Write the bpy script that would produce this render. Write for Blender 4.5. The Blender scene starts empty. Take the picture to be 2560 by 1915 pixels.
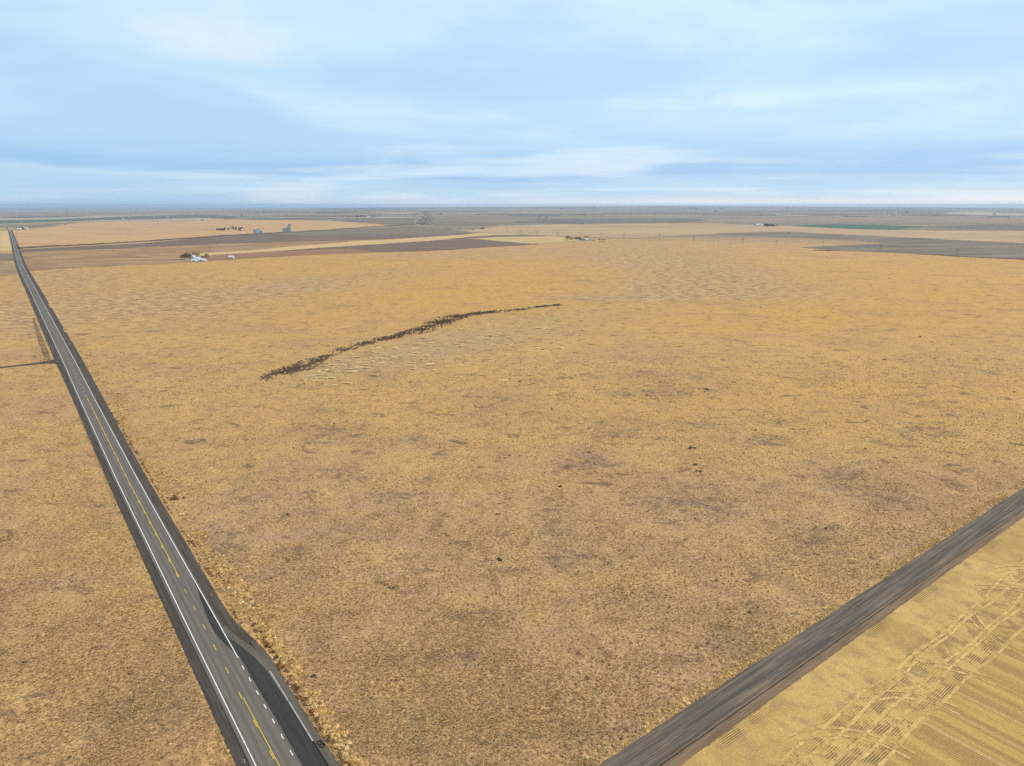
import bpy, bmesh, math, random
import numpy as np
from mathutils import Vector, Matrix

S = bpy.context.scene
COL = S.collection
R = math.radians
random.seed(7); rng = np.random.default_rng(7)

# ------------------------------------------------------------------ camera, sky, sun, exposure
F, PITCH, CAMH = 1707.0, math.atan(442.5/1707.0), 121.0
cam_d = bpy.data.cameras.new('camera'); cam = bpy.data.objects.new('camera', cam_d); COL.objects.link(cam)
cam_d.sensor_width = 36; cam_d.sensor_fit = 'HORIZONTAL'; cam_d.lens = 36*F/2560
cam_d.clip_start = 1; cam_d.clip_end = 200000
cam.location = (0, 0, CAMH); cam.rotation_euler = (R(90)-PITCH, 0, 0)
S.camera = cam

SUN_EL, SUN_AZ = R(48), R(48)
S.view_settings.view_transform = 'Standard'; S.view_settings.look = 'None'
S.view_settings.gamma = 1; S.view_settings.use_curve_mapping = False
S.view_settings.exposure = 1.0

w = bpy.data.worlds.new('World'); S.world = w; w.use_nodes = True

def NT(nt):
    for n in list(nt.nodes): nt.nodes.remove(n)
    def new(t, **k):
        n = nt.nodes.new(t)
        for a, v in k.items():
            if a.startswith('i_'):
                key = a[2:]; key = int(key) if key.isdigit() else key.replace('_', ' ')
                put(n.inputs[key], v)
            else: setattr(n, a, v)
        return n
    def put(sock, v):
        if isinstance(v, bpy.types.NodeSocket): nt.links.new(v, sock)
        elif isinstance(v, bpy.types.Node): nt.links.new(v.outputs[0], sock)
        else:
            if sock.type == 'RGBA' and len(v) == 3: v = (*v, 1)
            sock.default_value = v
    def math_(op, a, b=0.0, c=None, clamp=False):
        n = new('ShaderNodeMath', operation=op); n.use_clamp = clamp
        put(n.inputs[0], a); put(n.inputs[1], b)
        if c is not None: put(n.inputs[2], c)
        return n.outputs[0]
    def mix(f, a, b, mode='MIX'):
        n = new('ShaderNodeMix', data_type='RGBA', blend_type=mode)
        put(n.inputs[0], f); put(n.inputs[6], a); put(n.inputs[7], b)
        return n.outputs[2]
    def ramp(f, a, b, lo=0.0, hi=1.0):
        n = new('ShaderNodeMapRange'); n.interpolation_type = 'SMOOTHSTEP'
        put(n.inputs[0], f); n.inputs[1].default_value = a; n.inputs[2].default_value = b
        n.inputs[3].default_value = lo; n.inputs[4].default_value = hi
        return n.outputs[0]
    def noise(vec, scale, detail=4, rough=.55, dist=0.0, dim='3D'):
        n = new('ShaderNodeTexNoise', noise_dimensions=dim)
        put(n.inputs['Vector'], vec); n.inputs['Scale'].default_value = scale
        n.inputs['Detail'].default_value = detail; n.inputs['Roughness'].default_value = rough
        n.inputs['Distortion'].default_value = dist
        return n.outputs[0]
    def mapping(vec, rot=0.0, scale=(1, 1, 1), loc=(0, 0, 0)):
        n = new('ShaderNodeMapping'); put(n.inputs[0], vec)
        n.inputs['Location'].default_value = loc
        n.inputs['Rotation'].default_value = (0, 0, rot); n.inputs['Scale'].default_value = scale
        return n.outputs[0]
    class O: pass
    o = O(); o.nt = nt; o.new = new; o.put = put; o.math = math_; o.mix = mix; o.ramp = ramp; o.noise = noise; o.map = mapping
    return o

# sky: Nishita daylight under a thin, almost closed sheet of stratus; the cloud sheet is laid out by direction
T = NT(w.node_tree)
sky = T.new('ShaderNodeTexSky', sky_type='NISHITA'); sky.sun_disc = False
sky.sun_elevation = SUN_EL; sky.sun_rotation = SUN_AZ; sky.altitude = 400; sky.air_density = 1.0; sky.dust_density = 1.5
bg1 = T.new('ShaderNodeBackground', i_Color=sky.outputs[0], i_Strength=0.10)
tc = T.new('ShaderNodeTexCoord')
sep = T.new('ShaderNodeSeparateXYZ', i_0=tc.outputs['Generated'])
zz = T.math('MAXIMUM', sep.outputs[2], 0.0)
den = T.math('ADD', zz, 0.055)
px_ = T.math('DIVIDE', sep.outputs[0], den); py_ = T.math('DIVIDE', sep.outputs[1], den)
cv = T.new('ShaderNodeCombineXYZ', i_0=px_, i_1=py_, i_2=0.0).outputs[0]
n_big = T.noise(T.map(cv, loc=(3.2, 1.3, 0), scale=(.26, .34, 1)), 1.0, 4, .48, .15)
n_mid = T.noise(T.map(cv, loc=(7.7, 4.1, 2), scale=(.42, .72, 1)), 1.0, 4, .50, .2)
# elevation with a wavy distortion, in degrees
hor = T.math('MULTIPLY', sep.outputs[2], 57.3)
nd = T.noise(T.map(tc.outputs['Generated'], scale=(1.6, 1.6, 20)), 1.0, 4, .5)
elv = T.math('ADD', hor, T.math('MULTIPLY', T.math('SUBTRACT', nd, .5), 4.6))
cr = T.new('ShaderNodeValToRGB'); e = cr.color_ramp; e.interpolation = 'EASE'
T.put(cr.inputs[0], T.math('DIVIDE', elv, 30.0, clamp=True))
stops = [(0.0, (.47, .69, .91)), (.045, (.52, .73, .92)), (.075, (.45, .68, .91)), (.105, (.32, .555, .87)), (.135, (.335, .575, .885)),
         (.19, (.57, .78, .96)), (.25, (.65, .84, .98)), (.33, (.54, .77, .95)), (.42, (.60, .82, .97)), (1.0, (.60, .80, .95))]
e.elements[0].position, e.elements[0].color = stops[0][0], (*stops[0][1], 1)
e.elements[1].position, e.elements[1].color = stops[-1][0], (*stops[-1][1], 1)
for p_, c_ in stops[1:-1]:
    q = e.elements.new(p_); q.color = (*c_, 1)
ccol = cr.outputs[0]
ccol = T.mix(T.ramp(n_big, .50, .66, 0, .7), ccol, (.74, .88, 1.0))
ccol = T.mix(T.ramp(n_big, .50, .36, 0, .75), ccol, (.43, .66, .915))
n_lump = T.noise(T.map(tc.outputs['Generated'], scale=(2.6, 2.6, 9), loc=(4, 1, 2)), 1.0, 5, .52, .25)
ccol = T.mix(T.ramp(n_lump, .52, .68, 0, .7), ccol, (.84, .91, 1.0))
ccol = T.mix(T.ramp(n_lump, .49, .36, 0, .6), ccol, (.43, .66, .915))
ccol = T.mix(T.ramp(n_mid, .54, .76, 0, .2), ccol, (.86, .91, 1.0))
ccol = T.mix(T.ramp(n_mid, .48, .28, 0, .3), ccol, (.44, .68, .93))
# bright clear slot low over the horizon, strongest straight ahead and to the right (towards the sun)
az = T.math('ARCTAN2', sep.outputs[0], sep.outputs[1])
azf = T.ramp(T.math('ABSOLUTE', T.math('SUBTRACT', az, .45)), .95, .15)
ns = T.noise(T.map(tc.outputs['Generated'], scale=(5, 5, 60)), 1.0, 3, .5)
elw = T.math('ADD', hor, T.math('MULTIPLY', T.math('SUBTRACT', ns, .5), .5))
glow = T.math('MULTIPLY', T.ramp(elw, 1.0, 0.1), azf)
ccol = T.mix(glow, ccol, (1.0, 1.02, 1.05))
SKY_K = 0.505
bg2 = T.new('ShaderNodeBackground', i_Color=ccol, i_Strength=SKY_K)
mx = T.new('ShaderNodeMixShader', i_0=0.92); T.put(mx.inputs[1], bg1.outputs[0]); T.put(mx.inputs[2], bg2.outputs[0])
T.new('ShaderNodeOutputWorld', i_0=mx.outputs[0])

sd = bpy.data.lights.new('sun', 'SUN'); sun = bpy.data.objects.new('sun', sd); COL.objects.link(sun)
sd.energy = 1.5; sd.angle = R(11); sd.color = (1.0, .88, .72)
sv = Vector((math.sin(SUN_AZ)*math.cos(SUN_EL), math.cos(SUN_AZ)*math.cos(SUN_EL), math.sin(SUN_EL)))
sun.rotation_euler = sv.to_track_quat('Z', 'Y').to_euler()
S.cycles.use_denoising = False
S.cycles.max_bounces = 4; S.cycles.diffuse_bounces = 2; S.cycles.volume_bounces = 0

# ------------------------------------------------------------------ geometry of the place
def vnoise(x, y, seed=0):
    x = np.asarray(x, float); y = np.asarray(y, float)
    xi = np.floor(x).astype(np.int64); yi = np.floor(y).astype(np.int64)
    fx = x-xi; fy = y-yi; fx = fx*fx*(3-2*fx); fy = fy*fy*(3-2*fy)
    def h(a, b):
        n = (a*374761393 + b*668265263 + seed*974634777) & 0xffffffff
        n = ((n ^ (n >> 13))*1274126177) & 0xffffffff
        return ((n ^ (n >> 16)) & 0xffff)/65535.0
    return (h(xi, yi)*(1-fx)+h(xi+1, yi)*fx)*(1-fy)+(h(xi, yi+1)*(1-fx)+h(xi+1, yi+1)*fx)*fy
def fbm(x, y, wl, octs=3, seed=0, gain=.5):
    v = 0; a = 1; t = 0
    for k in range(octs):
        v = v + a*vnoise(np.asarray(x)/wl*2**k+17.3*k, np.asarray(y)/wl*2**k-9.1*k, seed+k); t += a; a *= gain
    return v/t
def sstep(a, b, x):
    t = np.clip((np.asarray(x, float)-a)/(b-a), 0, 1); return t*t*(3-2*t)

OX, OY = -52.05, 126.08                       # a point on the highway centre line
TX, TY = -0.59932, 0.80051                    # along the highway (away), road frame s
NX, NY = 0.80051, 0.59932                     # to the right of the highway, road frame o
def rf(x, y):
    dx = np.asarray(x)-OX; dy = np.asarray(y)-OY
    return dx*TX+dy*TY, dx*NX+dy*NY
def wf(s, o): return OX+s*TX+o*NX, OY+s*TY+o*NY
C_S = [-80, 60, 200, 376, 522, 800, 1142, 1372, 1585, 1879, 2226, 2565, 3056, 4277, 4400]
C_O = [0, -.3, -.3, .9, 2.3, 3.8, 6, 6.9, 8.5, 13.0, 19.2, 26.0, 34.5, 54.3, 56]
def cl(s): return np.interp(s, C_S, C_O)

HZ = [(-2600, 552), (-900, 545), (0, 537), (250, 532), (500, 525.5), (960, 518.5), (1140, 517.5), (1640, 515), (1900, 515.4), (2140, 517), (2560, 520), (3600, 520), (5200, 522)]
def terrain(x, y):
    x = np.asarray(x, float); y = np.asarray(y, float)
    d = np.hypot(x, y)
    # gentle far country: low on the left, rising to a rim straight ahead
    u = 1280 + 1763*x/np.maximum(y, 1e3*0+1.0) if False else 1280+1763*np.tan(np.clip(np.arctan2(x, np.maximum(y, 1)), -1.25, 1.25))
    yh = np.interp(u, [a for a, _ in HZ], [b for _, b in HZ])
    zr = CAMH-(yh-515)*y/1763*1.0
    k = sstep(9000, 30000, y)
    zfar = zr*k
    far_roll = (fbm(x, y, 5200, 3, 41)-.5)*26*sstep(7000, 14000, y)*(1-sstep(24000, 30000, y)*.6)
    back = 1-sstep(31000, 40000, y)
    z = np.where(y > 0, zfar*back+far_roll, 0)
    # tussocky relief in the open grassland
    s, o = rf(x, y)
    hw = sstep(8.5, 17, np.abs(o-cl(s)-.8*(s < 100))); gr = 1-(1-sstep(3, 11, np.abs(s+47.8)-4.9))*(o > -2)
    sd_ = 1-(1-sstep(3, 9, np.abs(s-515)))*(o < 0)*(o > -400)
    st = 1-(s < -53)*(o > 0)*.85
    m = hw*gr*sd_*st
    near = 1-sstep(450, 750, d)
    rel = (fbm(x, y, 34, 2, 3)-.5)*2.2 + ((fbm(x, y, 8, 2, 9)-.5)*.75)*near
    return z + rel*m*(1-sstep(1100, 1500, d))

def P(px, py, zoff=0.0):
    """the place on the ground seen at a pixel of the 2560 x 1915 photograph"""
    u = (px-1280)/F; v = (py-957.5)/F
    d = np.array([u, math.cos(PITCH)-v*math.sin(PITCH), -math.sin(PITCH)-v*math.cos(PITCH)])
    t = CAMH/max(-d[2], .0015)
    if t*d[1] > 6500:
        ts = np.geomspace(3000, 33000, 500)
        zz_ = CAMH+ts*d[2]; tz = terrain(ts*d[0], ts*d[1])
        hit = np.where(zz_ < tz)[0]
        t = ts[hit[0]] if len(hit) else 29500
        if len(hit) and hit[0] > 0:
            i = hit[0]; a0 = zz_[i-1]-tz[i-1]; a1 = zz_[i]-tz[i]
            t = ts[i-1]+(ts[i]-ts[i-1])*a0/(a0-a1)
    x, y = t*d[0], t*d[1]
    return float(x), float(y), float(terrain(x, y))+zoff
def mpp(py): return CAMH/(py-515.0)          # metres per photo pixel at that row (flat country)

# ------------------------------------------------------------------ object helpers
def tag(o, label=None, cat=None, group=None, kind=None):
    if label: o['label'] = label
    if cat: o['category'] = cat
    if group: o['group'] = group
    if kind: o['kind'] = kind
    return o
def link(name, me, parent=None, mat=None):
    o = bpy.data.objects.new(name, me); COL.objects.link(o)
    if parent is not None: o.parent = parent
    if mat is not None and me is not None and not me.materials: me.materials.append(mat)
    return o
def empty(name, loc, rz=0.0):
    o = bpy.data.objects.new(name, None); COL.objects.link(o); o.location = loc; o.rotation_euler = (0, 0, rz)
    o.empty_display_size = 1
    return o
def mesh(name, v, f, uv=None, smooth=False):
    me = bpy.data.meshes.new(name)
    me.from_pydata([tuple(map(float, p)) for p in v], [], f)
    if uv is not None:
        l = me.uv_layers.new(name='UVMap'); idx = np.empty(len(me.loops), int); me.loops.foreach_get('vertex_index', idx)
        l.data.foreach_set('uv', np.asarray(uv, float)[idx].ravel())
    if smooth: me.polygons.foreach_set('use_smooth', [True]*len(me.polygons))
    me.update(); return me
def grid_mesh(name, X, Y, Z, smooth=True, uv=None, flip=False):
    """X,Y,Z arrays (rows, cols)"""
    r, c = X.shape
    me = bpy.data.meshes.new(name)
    me.vertices.add(r*c); me.vertices.foreach_set('co', np.stack([X, Y, Z], -1).astype(np.float32).ravel())
    i = (np.arange(r-1)[:, None]*c+np.arange(c-1)[None, :]).ravel()
    q = np.stack([i, i+1, i+1+c, i+c], 1)
    if flip: q = q[:, ::-1]
    n = len(q)
    me.loops.add(n*4); me.loops.foreach_set('vertex_index', q.ravel().astype(np.int32))
    me.polygons.add(n); me.polygons.foreach_set('loop_start', (np.arange(n)*4).astype(np.int32))
    me.polygons.foreach_set('loop_total', np.full(n, 4, np.int32))
    me.polygons.foreach_set('use_smooth', np.full(n, smooth))
    me.update(calc_edges=True)
    if uv is not None:
        l = me.uv_layers.new(name='UVMap'); l.data.foreach_set('uv', uv.reshape(-1, 2)[q.ravel()].astype(np.float32).ravel())
    me.validate(); return me
class MB:
    def __init__(s): s.v = []; s.f = []
    def box(s, c, d, rz=0.0, top=None):
        """box on centre c with size d; top = (sx, sy) scales its upper face"""
        cs, sn = math.cos(rz), math.sin(rz); b = len(s.v); tx, ty = top or (1, 1)
        for k, (kx, ky) in ((-1, (1, 1)), (1, (tx, ty))):
            for a, e_ in ((-1, -1), (1, -1), (1, 1), (-1, 1)):
                x = a*d[0]/2*kx; y = e_*d[1]/2*ky
                s.v.append((c[0]+x*cs-y*sn, c[1]+x*sn+y*cs, c[2]+k*d[2]/2))
        s.f += [(b+3, b+2, b+1, b), (b+4, b+5, b+6, b+7)]+[(b+i, b+(i+1) % 4, b+4+(i+1) % 4, b+4+i) for i in range(4)]
        return s
    def tube(s, p, q, r0, r1=None, n=6, cap=True):
        r1 = r0 if r1 is None else r1
        p, q = Vector(p), Vector(q); d = (q-p).normalized(); a = d.orthogonal().normalized(); c = d.cross(a); b = len(s.v)
        for pt, r in ((p, r0), (q, r1)):
            for i in range(n):
                t = 2*math.pi*i/n; s.v.append(tuple(pt+(a*math.cos(t)+c*math.sin(t))*r))
        s.f += [(b+i, b+(i+1) % n, b+n+(i+1) % n, b+n+i) for i in range(n)]
        if cap: s.f += [tuple(b+n+i for i in range(n)), tuple(b+n-1-i for i in range(n))]
        return s
    def tri(s, a, b, c): k = len(s.v); s.v += [tuple(a), tuple(b), tuple(c)]; s.f.append((k, k+1, k+2)); return s
    def quad(s, a, b, c, d): k = len(s.v); s.v += [tuple(a), tuple(b), tuple(c), tuple(d)]; s.f.append((k, k+1, k+2, k+3)); return s
    def me(s, name, smooth=False): return mesh(name, s.v, s.f, smooth=smooth)
    def build(s, name, mat, parent=None, smooth=False): return link(name, s.me(name, smooth), parent, mat)

# ------------------------------------------------------------------ materials
def mat(name, fn, rough=.95, spec=.15):
    m = bpy.data.materials.new(name); m.use_nodes = True
    T = NT(m.node_tree); r = fn(T)
    col, bump = (r if isinstance(r, tuple) else (r, None))
    b = T.new('ShaderNodeBsdfPrincipled'); T.put(b.inputs['Base Color'], col)
    b.inputs['Roughness'].default_value = rough; b.inputs['Specular IOR Level'].default_value = spec
    if bump is not None: T.put(b.inputs['Normal'], bump)
    T.new('ShaderNodeOutputMaterial', i_0=b.outputs[0])
    return m
def pos(T): return T.new('ShaderNodeNewGeometry').outputs['Position']
def bumpn(T, h, dist, strength=1.0):
    b = T.new('ShaderNodeBump'); T.put(b.inputs['Height'], h); b.inputs['Distance'].default_value = dist; b.inputs['Strength'].default_value = strength
    return b.outputs[0]
def flat(name, c, var=.12, scale=.5, rough=.9, spec=.1):
    def fn(T):
        n = T.noise(pos(T), scale, 5, .6)
        return T.mix(T.ramp(n, .3, .7), tuple(x*(1-var) for x in c), tuple(min(x*(1+var), .9) for x in c))
    return mat(name, fn, rough, spec)

STRAW = (.640, .385, .140); PINK = (.545, .315, .150); GOLD = (.665, .370, .095); PALE = (.680, .440, .180)
DARK = (.175, .105, .055); GREYB = (.520, .350, .175); TANP = (.400, .275, .175)

def m_ground(T):
    p = pos(T)
    a = T.new('ShaderNodeVertexColor', layer_name='zones') if False else T.new('ShaderNodeAttribute', attribute_name='zones')
    zs = T.new('ShaderNodeSeparateColor', i_0=a.outputs['Color'])
    gold, brown, grey, farz = zs.outputs[0], zs.outputs[1], zs.outputs[2], a.outputs['Alpha']
    a2 = T.new('ShaderNodeAttribute', attribute_name='zones2'); z2 = T.new('ShaderNodeSeparateColor', i_0=a2.outputs['Color'])
    n60 = T.noise(p, 1/75, 9, .58, .4)
    n20 = T.noise(T.map(p, loc=(31, 7, 0)), 1/17, 8, .62, .3)
    n4 = T.noise(T.map(p, loc=(3, 91, 0)), 1/3.1, 6, .65)
    n1 = T.noise(T.map(p, loc=(13, 9, 0)), 1/.8, 4, .7)
    c = T.mix(T.ramp(n60, .36, .62), PINK, STRAW)
    c = T.mix(T.ramp(n20, .50, .72, 0, .55), c, PALE)
    c = T.mix(T.math('MULTIPLY', z2.outputs[0], T.ramp(n20, .62, .40, .35, .95)), c, (.510, .312, .168))
    c = T.mix(T.math('MULTIPLY', z2.outputs[1], .28), c, (.40, .255, .155))
    gn = T.math('MULTIPLY', gold, T.ramp(n60, .25, .55, .6, 1.0))
    c = T.mix(gn, c, GOLD)
    gs = T.noise(T.map(p, rot=-.2, scale=(.4, 1, 1), loc=(60, 8, 0)), 1/60, 9, .68, .3)
    c = T.mix(T.math('MULTIPLY', T.ramp(gs, .52, .68, 0, .60), T.math('ADD', gold, .25, clamp=True)), c, (.40, .245, .105))
    c = T.mix(T.math('MULTIPLY', grey, T.ramp(n20, .3, .6, .4, .8)), c, GREYB)
    # streaky scabland patches: brown and pale lenses
    ns = T.noise(T.map(p, loc=(5, 5, 0), rot=.2, scale=(.6, 1, 1)), 1/9, 9, .74, .3)
    cb = T.mix(T.ramp(ns, .42, .56), (.35, .200, .100), (.70, .450, .195))
    c = T.mix(T.math('MULTIPLY', brown, T.ramp(n60, .30, .55, .6, .95)), c, cb)
    # far plain
    nf = T.noise(T.map(p, rot=.1, scale=(.35, 1, 1)), 1/260, 8, .6)
    nf2 = T.noise(T.map(p, rot=.08, scale=(.12, 1, 1), loc=(900, 40, 0)), 1/900, 6, .6)
    cf = T.mix(T.ramp(nf, .36, .64), (.30, .205, .125), (.46, .315, .180))
    cf = T.mix(T.ramp(nf2, .42, .58, 0, .85), cf, (.22, .195, .145))
    c = T.mix(farz, c, cf)
    nm = T.noise(T.map(p, loc=(8, 18, 0)), 1/9, 8, .72, .4)
    c = T.mix(T.math('MULTIPLY', T.ramp(nm, .50, .66), T.math('SUBTRACT', .62, T.math('MULTIPLY', farz, .5))), c, (.330, .190, .095))
    c = T.mix(T.ramp(nm, .42, .30, 0, .45), c, (.70, .45, .185))
    npp = T.noise(T.map(p, loc=(108, 18, 0)), 1/5.5, 8, .74, .5)
    c = T.mix(T.ramp(T.math('ADD', npp, T.math('MULTIPLY', z2.outputs[1], .15)), .60, .70, 0, .72), c, (.225, .145, .088))
    # greyish-brown bare ground, in patches
    d1 = T.noise(T.map(p, loc=(77, 3, 0)), 1/30, 7, .62, .5)
    c = T.mix(T.ramp(d1, .54, .70, 0, .45), c, (.30, .200, .130))
    nk = T.noise(T.map(p, loc=(44, 28, 0), rot=.15, scale=(.7, 1, 1)), 1/12, 7, .72, .5)
    c = T.mix(T.math('MULTIPLY', T.ramp(nk, .575, .64), T.math('SUBTRACT', .80, T.math('MULTIPLY', farz, .6))), c, (.215, .130, .070))
    # drainage veins
    v = T.new('ShaderNodeTexVoronoi', feature='DISTANCE_TO_EDGE'); v.inputs['Scale'].default_value = 1/38
    wv = T.new('ShaderNodeVectorMath', operation='ADD'); nn = T.new('ShaderNodeTexNoise'); nn.inputs['Scale'].default_value = 1/18; nn.inputs['Detail'].default_value = 4
    T.put(nn.inputs['Vector'], p); sc = T.new('ShaderNodeVectorMath', operation='SCALE'); T.put(sc.inputs[0], nn.outputs['Color']); sc.inputs['Scale'].default_value = 34
    T.put(wv.inputs[0], p); T.put(wv.inputs[1], sc.outputs[0]); T.put(v.inputs['Vector'], wv.outputs[0])
    vein = T.math('MULTIPLY', T.ramp(v.outputs['Distance'], .024, .003), T.ramp(T.noise(T.map(p, loc=(1, 2, 0)), 1/55, 4, .5), .50, .62, .25, 1.0))
    vein = T.math('MULTIPLY', vein, T.math('ADD', .25, z2.outputs[2], clamp=True))
    vein = T.math('MULTIPLY', vein, T.math('SUBTRACT', 1.0, farz))
    c = T.mix(T.math('MULTIPLY', vein, .7), c, DARK)
    # blotches of small dark tufts
    sp = T.math('MULTIPLY', T.ramp(n4, .57, .70), T.ramp(d1, .40, .62, .25, 1.0))
    c = T.mix(T.math('MULTIPLY', sp, .55), c, DARK)
    c = T.mix(T.ramp(n4, .46, .30, 0, .35), c, PALE)
    c = T.mix(.85, c, T.mix(T.ramp(n1, .34, .68), (.44, .40, .36), (1.10, 1.10, 1.10)), 'MULTIPLY')
    h = T.math('ADD', T.math('MULTIPLY', n4, .60), T.math('MULTIPLY', n1, .42))
    return c, bumpn(T, h, 1.0, .9)
M_ground = mat('dry_grassland', m_ground)

def field_mat(name, c0, c1, wl=60., ang=.1, stretch=.25, contrast=1.0, rows=0.0, row_ang=0.0):
    def fn(T):
        p = pos(T)
        n = T.noise(T.map(p, rot=ang, scale=(stretch, 1, 1)), 1/wl, 8, .62, .2)
        c = T.mix(T.ramp(n, .5-.2/contrast, .5+.2/contrast), c0, c1)
        n2 = T.noise(T.map(p, rot=ang, scale=(stretch, 1, 1)), 1/(wl*6), 4, .5)
        c = T.mix(T.ramp(n2, .35, .65, 0, .35), c, tuple(.5*(a+b)*1.12 for a, b in zip(c0, c1)))
        if rows:
            wv = T.new('ShaderNodeTexWave'); T.put(wv.inputs[0], T.map(p, rot=row_ang)); wv.inputs['Scale'].default_value = rows; wv.inputs['Distortion'].default_value = 1.5; wv.inputs['Detail'].default_value = 2
            c = T.mix(T.math('MULTIPLY', wv.outputs[1], .30), c, tuple(x*.62 for x in c0))
        return c
    return mat(name, fn)

def m_asphalt(base, dark, tracks=True):
    def fn(T):
        uv = T.new('ShaderNodeUVMap').outputs[0]; p = pos(T)
        su = T.new('ShaderNodeSeparateXYZ', i_0=uv)
        n = T.noise(p, 2.5, 5, .65); n2 = T.noise(T.map(uv, scale=(1, .03, 1)), 1.6, 5, .6)
        c = T.mix(T.ramp(n2, .34, .66), dark, base)
        c = T.mix(T.math('MULTIPLY', T.ramp(n, .35, .7), .25), c, tuple(x*1.35 for x in base))
        if tracks:      # polished wheel paths and the darker oil band between them
            o = T.math('ABSOLUTE', su.outputs[0])
            wp = T.math('ABSOLUTE', T.math('SUBTRACT', T.math('ABSOLUTE', T.math('SUBTRACT', o, 2.0)), .85))
            c = T.mix(T.math('MULTIPLY', T.ramp(wp, .5, .08), .35), c, tuple(x*1.3 for x in base))
            om = T.math('ABSOLUTE', T.math('SUBTRACT', o, 2.0))
            c = T.mix(T.math('MULTIPLY', T.ramp(om, .55, .05), .4), c, dark)
        return c, bumpn(T, n, .02, .3)
    return fn
M_asphalt = mat('weathered_asphalt', m_asphalt((.155, .129, .106), (.110, .091, .075)), .9, .12)
M_newasph = mat('fresh_asphalt', m_asphalt((.050, .045, .042), (.034, .031, .029), False), .9, .1)
M_oldpad = mat('old_pale_asphalt', m_asphalt((.150, .122, .092), (.085, .070, .055), False), .9, .2)
def m_gravel(a, b):
    def fn(T):
        uv = T.new('ShaderNodeUVMap').outputs[0]; p = pos(T)
        n = T.noise(p, 3.0, 5, .7); n2 = T.noise(T.map(uv, scale=(1.3, .05, 1)), 1.0, 5, .6)
        c = T.mix(T.ramp(n2, .35, .65), a, b); c = T.mix(T.math('MULTIPLY', T.ramp(n, .3, .7), .3), c, tuple(x*1.5 for x in b))
        return c, bumpn(T, n, .05, .5)
    return fn
M_shoulder = mat('shoulder_gravel', m_gravel((.046, .035, .028), (.088, .068, .053)))
M_pad = mat('pad_gravel', m_gravel((.070, .058, .046), (.115, .096, .075)))
def m_dirtroad(T):
    uv = T.new('ShaderNodeUVMap').outputs[0]; p = pos(T)
    n2 = T.noise(T.map(uv, scale=(1.0, .022, 1)), 1.15, 7, .62, .4)
    n3 = T.noise(T.map(uv, scale=(1.0, .025, 1), loc=(40, 3, 0)), 2.2, 5, .62, .5)
    n = T.noise(p, 2.5, 5, .7); big = T.noise(T.map(uv, scale=(.3, .05, 1), loc=(4, 9, 0)), .7, 4, .6)
    c = T.mix(T.ramp(n2, .38, .62), (.076, .061, .051), (.150, .116, .088))
    c = T.mix(T.math('MULTIPLY', T.ramp(n3, .56, .70), .7), c, (.045, .043, .045))
    c = T.mix(T.math('MULTIPLY', T.math('MULTIPLY', T.ramp(n3, .50, .38), T.ramp(big, .38, .58)), .9), c, (.25, .17, .10))
    c = T.mix(T.math('MULTIPLY', T.ramp(n, .3, .7), .2), c, (.15, .12, .10))
    return c, bumpn(T, T.math('ADD', n3, T.math('MULTIPLY', n, .3)), .08, .6)
M_dirt = mat('gravel_road', m_dirtroad)
M_mud = mat('muddy_verge', m_gravel((.115, .072, .045), (.215, .140, .085)))
M_white = flat('white_line', (.72, .70, .67), .12, 1.5, .7)
M_wornwhite = flat('worn_white_line', (.36, .33, .30), .3, 2.0, .8)
M_yellow = flat('yellow_line', (.70, .45, .045), .15, 1.5, .7)
M_oldyellow = flat('worn_yellow_line', (.42, .36, .22), .2, 1.5, .7)
M_seam = flat('tar_seam', (.028, .026, .027), .2, 2.0, .6)

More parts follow.
